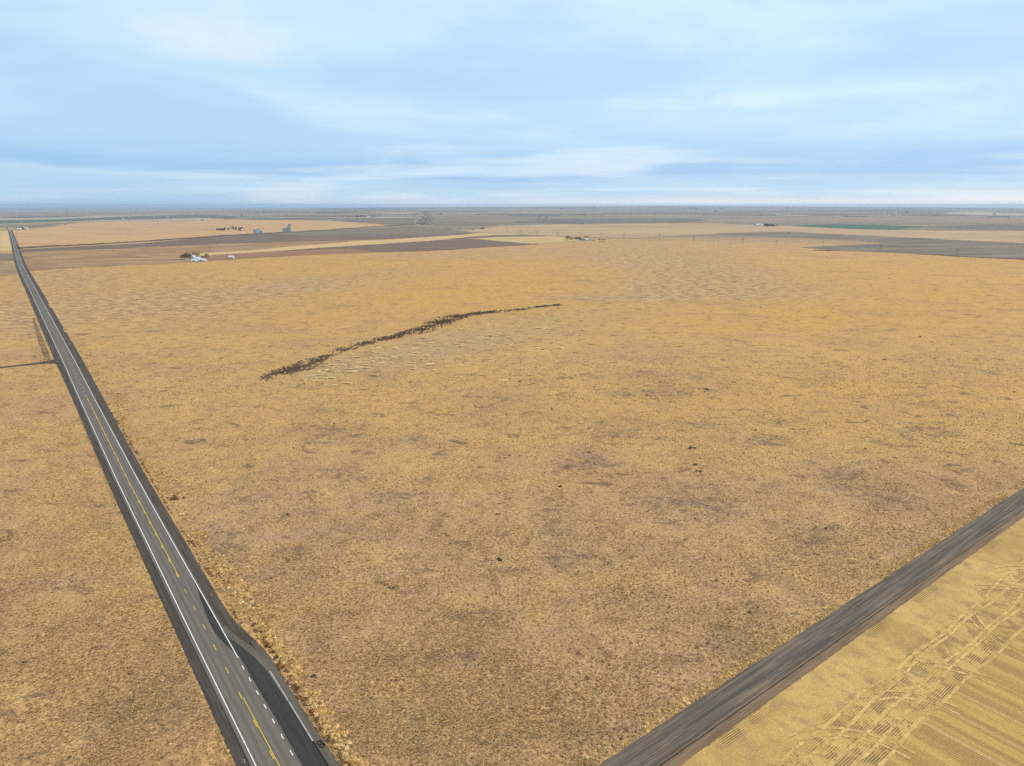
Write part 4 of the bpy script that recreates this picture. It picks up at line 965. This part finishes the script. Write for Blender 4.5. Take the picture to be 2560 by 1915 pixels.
# ------------------------------------------------------------------ buildings
def pm_(name, c, **k): return flat(name, c, **k)
MW = pm_('white_boards', (.74, .74, .73), var=.05, scale=.3); MWR = pm_('white_metal_roof', (.66, .69, .71), var=.05, scale=.2, rough=.6)
MGR = pm_('grey_roof', (.30, .30, .31), var=.1); MDR = pm_('dark_roof', (.14, .13, .13), var=.15); MRED = pm_('barn_red', (.24, .055, .045), var=.15); MTAN = pm_('tan_wall', (.42, .36, .30), var=.1)
MDK = pm_('dark_opening', (.022, .021, .022), var=.2); MGAL = pm_('galvanised_steel', (.42, .46, .48), var=.12, scale=.2, rough=.5); MCON = pm_('silo_concrete', (.52, .51, .48), var=.08, scale=.1)
MWS = pm_('white_silo', (.68, .69, .69), var=.05, scale=.1); MTEAL = pm_('blue_grey_steel', (.22, .29, .33), var=.1, scale=.1)
def house(px, py, wpx, hpx, rz, depth, wall, roof, label, cat='house', name=None, roofk=.45, openf=False, nwin=3, chimney=False, door=True, group=None):
    """gabled building; wpx, hpx its width and overall height in photo pixels; ridge along local x"""
    x, y, z = P(px, py); m_ = (y*math.cos(PITCH)+CAMH*math.sin(PITCH))/F
    L_ = wpx*m_; H_ = hpx*m_; W_ = depth; hr = H_*roofk; hw_ = H_-hr
    e_ = empty(name or cat.replace(' ', '_'), (x, y, z), rz); tag(e_, label, cat, group)
    b = MB(); l, w2 = L_/2, W_/2
    if openf:
        b.box((0, w2-.1, hw_/2), (L_, .2, hw_)); b.box((-l+.1, -.1, hw_/2), (.2, W_-.25, hw_)); b.box((l-.1, -.1, hw_/2), (.2, W_-.25, hw_)); b.box((0, -w2+.1, hw_*.86), (L_-.45, .2, hw_*.28))
    else:
        b.v = [(-l, -w2, -.2), (l, -w2, -.2), (l, w2, -.2), (-l, w2, -.2), (-l, -w2, hw_), (l, -w2, hw_), (l, w2, hw_), (-l, w2, hw_), (-l, 0, H_-.05), (l, 0, H_-.05)]
        b.f = [(0, 1, 5, 4), (2, 3, 7, 6), (1, 2, 6, 9, 5), (3, 0, 4, 8, 7)]
    b.build('wall', wall, e_)
    ov_ = .35; r = MB(); t = .22; k = hr/w2
    for sg in (-1, 1):
        a0 = (-l-ov_, sg*(w2+ov_), hw_-ov_*k+.02); a1 = (l+ov_, sg*(w2+ov_), hw_-ov_*k+.02); b1 = (l+ov_, 0, H_+.02); b0 = (-l-ov_, 0, H_+.02)
        up = [(p[0], p[1], p[2]+t) for p in (a0, a1, b1, b0)]; lo = (a0, a1, b1, b0)
        r.quad(*(up if sg < 0 else up[::-1])); r.quad(*(lo[::-1] if sg < 0 else lo))
        for i in range(3): r.quad(lo[i], lo[i+1], up[i+1], up[i])
        r.quad(lo[3], lo[0], up[0], up[3])
    ro = r.build('roof', roof, e_)
    if chimney: MB().box((L_*.2, .6, H_+.5), (.8, .8, 1.8)).build('chimney', MRED, ro)
    if not openf:
        if door: MB().box((l*.12, -w2-.03, min(1.2, hw_*.4)), (min(3.2, L_*.2), .08, min(2.6, hw_*.8))).build('door', MDK if wall is not MDK else MW, e_)
        for i in range(nwin):
            xx = -l+L_*(i+.5)/nwin
            if abs(xx-l*.12) < L_*.12: continue
            wi = MB().box((xx, -w2-.03, hw_*.6), (1.1, .08, 1.2)).build('window', MW if wall is not MW else MGR, e_)
            MB().box((xx, -w2-.08, hw_*.6), (.85, .05, .95)).build('pane', M_glass, wi)
    return e_

# farmstead at the upper edge of the grass field (left)
for i, (a, b, h, wk, lb) in enumerate([(455, 648, 12, .9, 'leftmost dark bare tree of the clump beside the white farmhouse'), (462, 648.5, 15, .9, 'dark bare tree second from the left in the clump by the white farmhouse'), (469, 648, 17, .9, 'tallest bare tree in the clump left of the white farmhouse'),
        (475, 647.5, 12, .9, 'bare tree closest to the white farmhouse on its left'), (493, 640, 8, 1.0, 'low grey tree behind the white farmhouse'), (484, 637, 7, .9, 'small bare tree behind the farmhouse gable')]):
    tree(a, b, h, 'bare', lb, 'trees around the white farmstead', wk*1.15)
tree(517.5, 648, 15.5, 'bare', 'lone reddish bare tree right of the white farm sheds', 'trees around the white farmstead', .75)
tree(508, 645, 5, 'ever', 'small dark evergreen between the white sheds', 'trees around the white farmstead', 1.6)
tree(512, 649, 4, 'ever', 'low dark evergreen under the lone bare tree', 'trees around the white farmstead', 1.4)
house(484, 648, 6, 9.5, 1.2, 8, MW, MWR, 'tall narrow white farmhouse with steep gable', 'house', chimney=True, roofk=.4)
house(495, 649, 13, 6, .15, 8, MW, MWR, 'long white farm building behind the front sheds', 'shed')
house(486, 653.5, 13, 5, .1, 9, MW, MWR, 'white shed in front of the tall farmhouse', 'shed', nwin=2)
house(506, 652.5, 20, 6.2, -.28, 12, MWR, MWR, 'long low shed with shining pale metal roof', 'barn', nwin=4)
house(488, 655.5, 4, 2.2, .4, 3, MW, MGR, 'tiny white outbuilding at the grass edge', 'hut', nwin=1, door=False)
house(579, 647, 11.5, 7.5, 0.0, 9, MW, MW, 'lone white shed standing right of the farmstead', 'shed', roofk=.25)
# pale grain trucks / tank beside the shed
x, y, z = P(468, 651); tk = empty('fuel_tank', (x, y, z)); tag(tk, 'long pale tank left of the white sheds', 'tank'); MB().tube((-4, 0, 1.2), (4, 0, 1.2), 1.0, 1.0, 12).build('tank', MWR, tk); MB().box((-2.5, 0, .3), (.4, 1.4, .7)).box((2.5, 0, .3), (.4, 1.4, .7)).build('stand', MGR, tk)
# farmstead in the middle
for i, (a, b, h, k_, wk, lb) in enumerate([(1418.5, 601.5, 11.5, 'bare', .95, 'round reddish bare tree at the left end of the middle farmstead'), (1427, 601.5, 8, 'bare', .8, 'thin bare tree beside the round reddish one'), (1433, 601.5, 7, 'bare', .7, 'slim bare tree next to the grey windbreak'),
        (1450, 598.5, 5, 'cone', 1.2, 'dark conifer at the right end of the grey windbreak'), (1452, 600.5, 4.5, 'ever', 1.3, 'dark evergreen left of the small white house'), (1461, 601, 4, 'ever', 1.3, 'dark evergreen between the two white houses'),
        (1464, 594.5, 4.5, 'bare', 1.6, 'dark bare tree behind the larger white house'), (1469, 594.5, 4, 'bare', 1.6, 'low dark tree behind the right end of the white house'), (1474, 598.5, 2.6, 'ever', 1.4, 'small dark bush right of the larger white house')]):
    tree(a, b, h*1.15, k_, lb, 'trees around the middle farmstead', wk)
for i in range(7):
    tree(1438+i*1.9, 599.8, 8.2-.25*i, 'grey', 'grey leafless windbreak tree in a dense row at the middle farmstead', 'grey windbreak row', .55)
house(1456.3, 602, 5, 4.4, .1, 7, MW, MDR, 'small white house between dark evergreens', 'house', roofk=.35, nwin=2)
house(1467.5, 602, 10, 6.2, -.1, 9, MW, MWR, 'larger white house with pale roof at the middle farmstead', 'house', nwin=3, chimney=True)
def heap(px, py, wpx, h, m, label, cat='scrap heap', name='scrap_heap'):
    x, y, z = P(px, py); e_ = empty(name, (x, y, z)); tag(e_, label, cat); b = MB(); W_ = wpx*mpp(py)
    for q_ in range(9): lump(b, (rr.uniform(-.5, .5)*W_, rr.uniform(-2, 2), 0), rr.uniform(.08, .16)*W_, rr.uniform(1, 2.2), h*rr.uniform(.8, 1.7), rr)
    b.build('pile', m, e_)
heap(1485, 601, 18, 1.6, flat('rust_scrap', (.15, .07, .045), .4, .6), 'low rusty machinery pile right of the white houses')
heap(1503, 599.5, 15, 2.2, flat('green_scrap', (.07, .085, .075), .4, .6), 'dark greenish pile at the end of the farmyard')
heap(1504, 604, 13, 1.3, flat('dark_scrap', (.045, .04, .035), .4, .6), 'thin black pile in front of the greenish one')
heap(1517, 598.5, 14, 1.0, flat('brown_scrap', (.12, .08, .055), .4, .6), 'flat brown pile trailing off to the right')
heap(1415, 602.2, 14, .8, flat('dark_brush', (.06, .045, .038), .4, .6), 'dark brush line under the bare trees', 'brush pile', 'brush_pile')
# farmstead with the evergreen windbreak (right)
for i in range(15):
    tree(1911+i*1.75, 565.6+.02*i, 5.6-.06*i+(1.2 if i == 9 else 0), 'ever', 'dark evergreen in the dense windbreak row beside the long white shed', 'evergreen windbreak row', .62)
tree(1939.8, 565.8, 6, 'cone', 'lone dark conifer at the right end of the evergreen windbreak', None, .5)
tree(1885, 564, 2.6, 'bare', 'tiny bare tree left of the long white shed', None, 1.2)
house(1894.5, 563.8, 12, 4.4, 0.0, 14, MTAN, MW, 'long shed with white roof and dark doors left of the evergreens', 'barn', nwin=4, roofk=.42)
house(1904.5, 563.5, 5, 3.2, .2, 9, MW, MWR, 'small white building between the long shed and the evergreens', 'shed', nwin=1)
# farmstead behind the railway bank (left)
for i in range(12):
    tree(542.5+i*1.75, 576+.02*i, 5.2+(2 if i == 11 else 0)+random.uniform(-.4, .4), 'ever', 'dark evergreen in the windbreak row behind the railway bank', 'evergreen row behind the railway', .62)
for a, h, k_, lb in [(571, 5, 'ever', 'dark evergreen left of the small white house behind the railway'), (574.5, 5.5, 'ever', 'second dark evergreen by the small white house behind the railway'), (582, 9.6, 'grey', 'tall grey bare tree behind the railway farmhouse'), (587, 8.6, 'grey', 'grey bare tree right of the tall one behind the railway'), (591, 6, 'ever', 'dark evergreen right of the grey bare trees'),
                     (598, 6, 'ever', 'dark evergreen left of the red barn'), (603, 7, 'ever', 'tall dark evergreen behind the red barn'), (606.5, 6.2, 'ever', 'dark evergreen right behind the red barn')]:
    tree(a, 574.6, h, k_, lb, 'trees around the railway farmstead', .8 if k_ != 'grey' else .9)
house(576, 575, 3.6, 3.4, .5, 7, MW, MWR, 'small white house behind the railway bank', 'house', nwin=1)
house(599.5, 576.4, 6, 3.2, .1, 10, MRED, MRED, 'red barn beside the white gabled one', 'barn', nwin=2)
house(604.5, 576.2, 4, 4, 1.3, 9, MW, MW, 'white gabled barn beside the red one', 'barn', nwin=1)
house(609, 584, 8, 2.2, .1, 8, MW, MWR, 'low white shed beside the railway bank', 'shed', nwin=2)
# grain silos
def silo(parent, x, y, r, h, m, cone=.35, n=20, name='silo_bin'):
    b = MB(); b.tube((x, y, -.5), (x, y, h), r, r, n)
    o = b.build(name, m, parent, smooth=False)
    c = MB(); c.tube((x, y, h), (x, y, h+r*cone), r*1.03, r*.12, n); c.build('silo_roof', MWR, o)
    return o
def silo_group(px, py, label):
    x, y, z = P(px, py); e_ = empty('grain_elevator', (x, y, z)); tag(e_, label, 'grain elevator', 'grain elevators along the railway'); return e_, mpp(py)*1.03
e_, m_ = silo_group(644, 584.4, 'left grain elevator, low beige and white bins')
for i in range(3):
    silo(e_, (-8.6+i*3.5)*m_, 0, 1.85*m_, 11.6*m_, MCON)
for i in range(3): silo(e_, (-8.6+i*3.5)*m_, 3.8*m_, 1.85*m_, 11.8*m_, MCON)
silo(e_, 1.9*m_, -1.5*m_, 2.3*m_, 7.6*m_, MWS); silo(e_, 7.2*m_, -1.0*m_, 1.7*m_, 8.2*m_, MCON); silo(e_, 9.6*m_, .5*m_, 1.6*m_, 8.2*m_, MCON)
MB().box((1.5*m_, 2.5*m_, 12.2*m_), (9*m_, 2.2*m_, 1.1*m_)).build('gallery', MTAN, e_)
MB().box((2.4*m_, 2.5*m_, 5.6*m_), (3.2*m_, 2.6*m_, 12*m_)).build('headhouse', MGAL, e_)
MB().box((9.8*m_, 2.4*m_, 3*m_), (3.0*m_, 2.4*m_, 10.5*m_)).build('leg_tower', MCON, e_)
e_, m_ = silo_group(716, 580.2, 'right grain elevator, steel bins and tall headhouse tower')
for i in range(3): silo(e_, (-8.5+i*3.1)*m_, 0, 1.6*m_, (10.0+.3*i)*m_, MGAL)
silo(e_, 1.8*m_, 0, 2.1*m_, 11.2*m_, MGAL); silo(e_, 10.6*m_, .2*m_, 2.2*m_, 14.5*m_, MCON); silo(e_, 7.8*m_, .0, 2.0*m_, 16.2*m_, MGAL)
MB().box((5.0*m_, .5*m_, 7.2*m_), (2.2*m_, 2.6*m_, 15*m_)).build('headhouse', MTEAL, e_)
MB().box((8.3*m_, .8*m_, 17.6*m_), (8.4*m_, 2.6*m_, 2.2*m_)).build('gallery', MTEAL, e_)
MB().box((9.8*m_, .8*m_, 19.2*m_), (4.0*m_, 2.0*m_, 1.2*m_)).build('cupola', MDR, e_)
MB().box((-6.6*m_, -2.0*m_, .7*m_), (8.0*m_, 1.5*m_, 1.8*m_)).build('dump_shed', MW, e_)
x, y, z = P(699, 580.6); ts = empty('tank', (x, y, z)); tag(ts, 'small white storage tank left of the tall grain elevator', 'tank'); MB().tube((0, 0, 0), (0, 0, 5), 2.6, 2.6, 16).build('shell', MW, ts); MB().tube((0, 0, 5), (0, 0, 6), 2.7, .4, 16).build('tank_roof', MWR, ts)
# sheds at the end of the highway
house(48.5, 574.5, 9, 4.4, .1, 12, MW, MWR, 'pale shed with dark gable at the far end of the highway', 'shed', nwin=2)
house(59, 574.2, 5, 4.6, .2, 10, MTAN, MDR, 'small dark roofed shed at the far end of the highway', 'shed', nwin=1)
house(66, 574.0, 9, 5.0, .0, 12, MW, MWR, 'white shed farthest right at the highway end', 'shed', nwin=2)
for a, h, lb in [(43, 5, 'dark bare tree left of the sheds at the highway end'), (52, 7, 'dark tree rising behind the sheds at the highway end'), (57, 5.5, 'dark tree between the sheds at the highway end'), (70.5, 4.6, 'small dark tree right of the sheds at the highway end'), (18, 5, 'dark bush beside the far crossroad')]:
    tree(a, 573.4, h, 'bare', lb, 'trees at the highway end', 1.0)
# utility poles and road signs along the far highway
M_pole = flat('dark_pole', (.13, .10, .08), .2, 1)
# guyed mast
x, y, z = P(171, 551); mt = empty('radio_mast', (x, y, z)); tag(mt, 'tall thin guyed radio mast on the left horizon', 'mast')
H_ = 28*y/F*1.02; b = MB(); M_mast = flat('mast_steel', (.10, .095, .10), .1, .1)
for i in range(3):
    a = 2.1*i; b.tube((math.cos(a)*.9, math.sin(a)*.9, 0), (math.cos(a)*.9, math.sin(a)*.9, H_), .22, .22, 4)
for i in range(int(H_/4)):
    for k in range(3): a0, a1 = 2.1*k, 2.1*(k+1); b.tube((math.cos(a0)*.9, math.sin(a0)*.9, i*4), (math.cos(a1)*.9, math.sin(a1)*.9, i*4+4), .09, .09, 3, False)
b.build('lattice', M_mast, mt)
for i in range(3): a = .5+2.1*i; MB().tube((0, 0, H_*.92), (math.cos(a)*H_*.5, math.sin(a)*H_*.5, 0), .05, .05, 3).build('guy_wire', M_mast, mt)
MB().tube((0, 0, H_), (0, 0, H_+5), .1, .05, 4).build('aerial', M_mast, mt)

# H-frame power line
PY = [(1150, 577.5), (1269, 583), (1301, 585), (1343, 588.3), (1395, 590.6), (1451, 593.5), (1503, 594.5), (1560, 597), (1649, 599), (1733, 604.5), (1856, 609.5), (1940, 615), (2056, 618.5), (2200, 628.8), (2392, 641)]
PL = [P(a, b) for a, b in PY]
pyl = None; heads = []
def pylon_parts(e_):
    for sg in (-1, 1):
        MB().tube((sg*2.6, 0, -.5), (sg*2.6, 0, 19.5), .27, .18, 6).build('pole', M_pole, e_)
        MB().tube((sg*2.6, 0, 12.5), (-sg*2.6, 0, 16.2), .12, .12, 4).build('brace', M_pole, e_)
    MB().box((0, 0, 17.6), (11.5, .45, .5)).build('crossarm', M_pole, e_)
    for k in (-5.2, 0, 5.2): MB().tube((k, 0, 17.4), (k, 0, 15.8), .13, .13, 5).build('insulator', MGR, e_)
side = ['at the far left end of the line', 'second from the left end of the line', 'third from the left end', 'left of the middle farmstead', 'closest to the left side of the middle farmstead', 'rising right behind the middle farmstead', 'just right of the middle farmstead', 'beside the trailing brown pile', 'above the streaky brown patch', 'standing by the start of the dark fallow tongue', 'below the dark fallow tongue', 'left of the short dark hollow', 'at the tip of the lower fallow wedge', 'in front of the fallow, second from the right', 'tallest looking, in front of the broad fallow at the right']
for i, p in enumerate(PL):
    q0 = PL[max(i-1, 0)]; q1 = PL[min(i+1, len(PL)-1)]; a = math.atan2(q1[1]-q0[1], q1[0]-q0[0])+math.pi/2
    e_ = empty('power_pylon', p, a); tag(e_, 'wooden H-frame power pylon '+side[i], 'pylon', 'H-frame pylons of the power line'); pylon_parts(e_)
    heads.append((Vector(p), a))
for w_, k in enumerate((-5.2, 0, 5.2)):
    b = MB()
    for (p, a), (q, c_) in zip(heads, heads[1:]):
        p1 = p+Vector((math.cos(a)*k, math.sin(a)*k, 15.8)); q1 = q+Vector((math.cos(c_)*k, math.sin(c_)*k, 15.8)); pr_ = p1
        for t in np.linspace(.125, 1, 8):
            c = p1.lerp(q1, t); c.z -= 4*t*(1-t)*4.0; b.tube(pr_, c, .035, .035, 3, False); pr_ = c
    o = b.build('power_cable', M_pole); tag(o, ['nearest conductor cable of the power line', 'middle conductor cable of the power line', 'farthest conductor cable of the power line'][w_], 'cable', 'cables of the power line')

# ------------------------------------------------------------------ far village and scattered distant farms
rv = random.Random(12)
vc = 0
for i in range(130):
    t = rv.random(); yy = 562-32*t**1.1; hw_ = 26*(1-.6*t); a = 1062+7*t+rv.gauss(0, .5)*hw_
    tree(a, yy, rv.uniform(1.8, 3.6)*(1-.35*t), rv.choice(['bare', 'grey', 'grey', 'grey', 'bare', 'ever']), 'hazy grey tree in the far village', 'trees of the far village', .8, seed=i)
hc = [(MTAN, MDR, 'white'), (MTAN, MRED, 'tan'), (MRED, MDR, 'red'), (MTAN, MGR, 'pale'), (MTAN, MTAN, 'sand')]
for i in range(24):
    t = rv.random(); yy = 561-28*t; sgn = rv.choice((-1, 1)); a = 1064+6*t+sgn*rv.uniform(.1, 1)*22*(1-.6*t)
    w1, r1, nm = rv.choice(hc)
    house(a, yy, rv.uniform(2.5, 4.5)*(1-.3*t), rv.uniform(1.3, 2.1)*(1-.3*t), rv.uniform(-.5, .5), 9, w1, r1, 'tiny hazy house in the far village', 'house', nwin=1, group='houses of the far village')
far = [  # x, y, kind, width, height, label
 (652, 537.5, 'b', 9, 2.6, 'white far barn left of the pair under the horizon'), (669, 537.5, 'b', 8, 2.2, 'white far barn right of the pair under the horizon'), (604, 539, 't', 4, 4, 'lone hazy tree above the far wheat band'),
 (715, 537.3, 't', 5, 3.5, 'hazy tree right of the far white barns'), (693, 529.6, 't', 8, 2.5, 'low hazy tree line near the left horizon'), (497, 551.8, 'b', 7, 2.2, 'white far shed on the rim of the tan stubble'), (505, 551.4, 't', 4, 2.6, 'dark bush beside the far shed on the tan stubble'),
 (308, 548, 'b', 5, 1.8, 'small whitish shed on the far wheat edge'), (420, 544, 'b', 5, 1.6, 'pair of tiny white sheds on the wheat band'), (385, 544, 'b', 3.5, 1.3, 'tiny white hut on the wheat band'), (162, 557, 'b', 4, 2, 'tiny white hut near the radio mast'),
 (893, 543.5, 't', 6, 5, 'hazy tree group left of the far village'), (903, 543.5, 't', 8, 6, 'taller hazy tree group left of the far village'), (912, 543.5, 't', 7, 5.5, 'hazy tree group beside a tiny white house'), (922, 543, 'b', 4, 2.6, 'tiny white house among hazy trees'), (932, 543, 't', 7, 4.5, 'right hazy tree group by the tiny white house'),
 (1103, 536.5, 't', 6, 3.5, 'dark hazy tree right above the far village'), (1098, 537, 't', 5, 2.6, 'low hazy tree right above the far village'), (1059, 533, 't', 9, 3, 'hazy tree clump behind the far village'),
 (1112, 571.5, 't', 5, 2.6, 'low bush on the tan strip below the village'), (1119, 571.8, 't', 5, 2.4, 'second low bush on the tan strip below the village'), (1124, 572, 't', 4, 2, 'third low bush on the tan strip below the village'), (1206, 572, 't', 14, 3, 'wide low bush clump in the rough ground'), (1182, 574.5, 't', 8, 2, 'low brush left of the wide bush clump'),
 (1349, 545, 't', 6, 2, 'thin dark brush on the far plain'), (1366, 545, 't', 7, 2.2, 'thin dark brush farther right on the far plain'), (1141, 519.5, 't', 5, 2, 'speck of trees on the horizon above the village'),
 (1485, 521.8, 't', 7, 4.5, 'dark blue trees on the middle horizon'), (1510, 522, 'b', 12, 3.6, 'hazy pale grain buildings on the middle horizon'), (1525, 522, 'b', 6, 3, 'hazy pale shed beside the grain buildings on the horizon'), (1405, 522.5, 't', 12, 1.8, 'faint tree line left of the horizon grain buildings'),
 (1740, 522, 't', 5, 2.4, 'dark hazy trees on the right horizon'), (1728, 522.3, 't', 8, 1.6, 'faint tree line left of the dark horizon trees'), (1779, 528.5, 'b', 9, 3, 'bright white far house beside dark trees'), (1789, 528.5, 't', 8, 3, 'dark trees right of the bright white far house'),
 (1946, 538.8, 'b', 12, 2.6, 'hazy white sheds on the edge of the slate field'), (1972, 539.6, 'b', 9, 1.8, 'low bright white shed on the edge of the slate field'), (1968, 520, 't', 8, 1.6, 'faint trees under the right horizon'),
 (2212, 533.2, 'b', 8, 2, 'white far shed, left one on the slate field rim'), (2219, 532.6, 't', 4, 2.2, 'dark tree beside the left far shed on the slate rim'), (2240, 533.2, 'b', 8, 1.8, 'white far shed, right one on the slate field rim'), (2196, 533, 'b', 5, 1.4, 'faint shed left of the others on the slate rim'), (2266, 532, 't', 6, 3.6, 'dark far tree right of the white sheds'), (2274, 532.2, 't', 4, 1.8, 'low dark tree right of the white sheds'),
 (2487, 537, 't', 10, 3.6, 'dark round far tree clump by the pale hill field'), (2492, 538.6, 'b', 12, 1.6, 'thin white far building below the dark tree clump'), (2530, 524.8, 't', 5, 1.6, 'faint speck of trees near the right edge'), (2038, 579, 'b', 6, 4, 'small grey pump house on the dark fallow tongue'),
 (1971, 583.5, 'b', 2.6, 4.2, 'narrow grey tank tower on the dark fallow tongue')]
for a, b_, k_, w1, h1, lb in far:
    if a == 2038: continue
    if k_ == 'b': house(a, b_, w1, h1, rv.uniform(-.2, .2), 10 if w1 > 3 else 5, MW if 'grey' not in lb else MTEAL, MWR if 'grey' not in lb else MTEAL, lb, 'barn' if 'barn' in lb else ('tank' if 'tank' in lb else 'shed' if 'shed' in lb else 'house'), nwin=1)
    else: tree(a, b_, h1, 'ever' if rv.random() < .5 else 'bare', lb, None, w1/h1*1.0, name='tree')

# ------------------------------------------------------------------ haze
hz = MB().box((0, 26500, 10), (124000, 67000, 400)).build('haze', None)
hm = bpy.data.materials.new('haze'); hm.use_nodes = True; T = NT(hm.node_tree)
pv = T.new('ShaderNodeVolumePrincipled'); pv.inputs['Color'].default_value = (.62, .79, 1.0, 1); pv.inputs['Density'].default_value = 3.2e-5
pv.inputs['Anisotropy'].default_value = .2
out = T.new('ShaderNodeOutputMaterial'); T.put(out.inputs['Volume'], pv.outputs[0]); hz.data.materials.append(hm)
tag(hz, 'thin pale haze over the whole plain', kind='stuff')
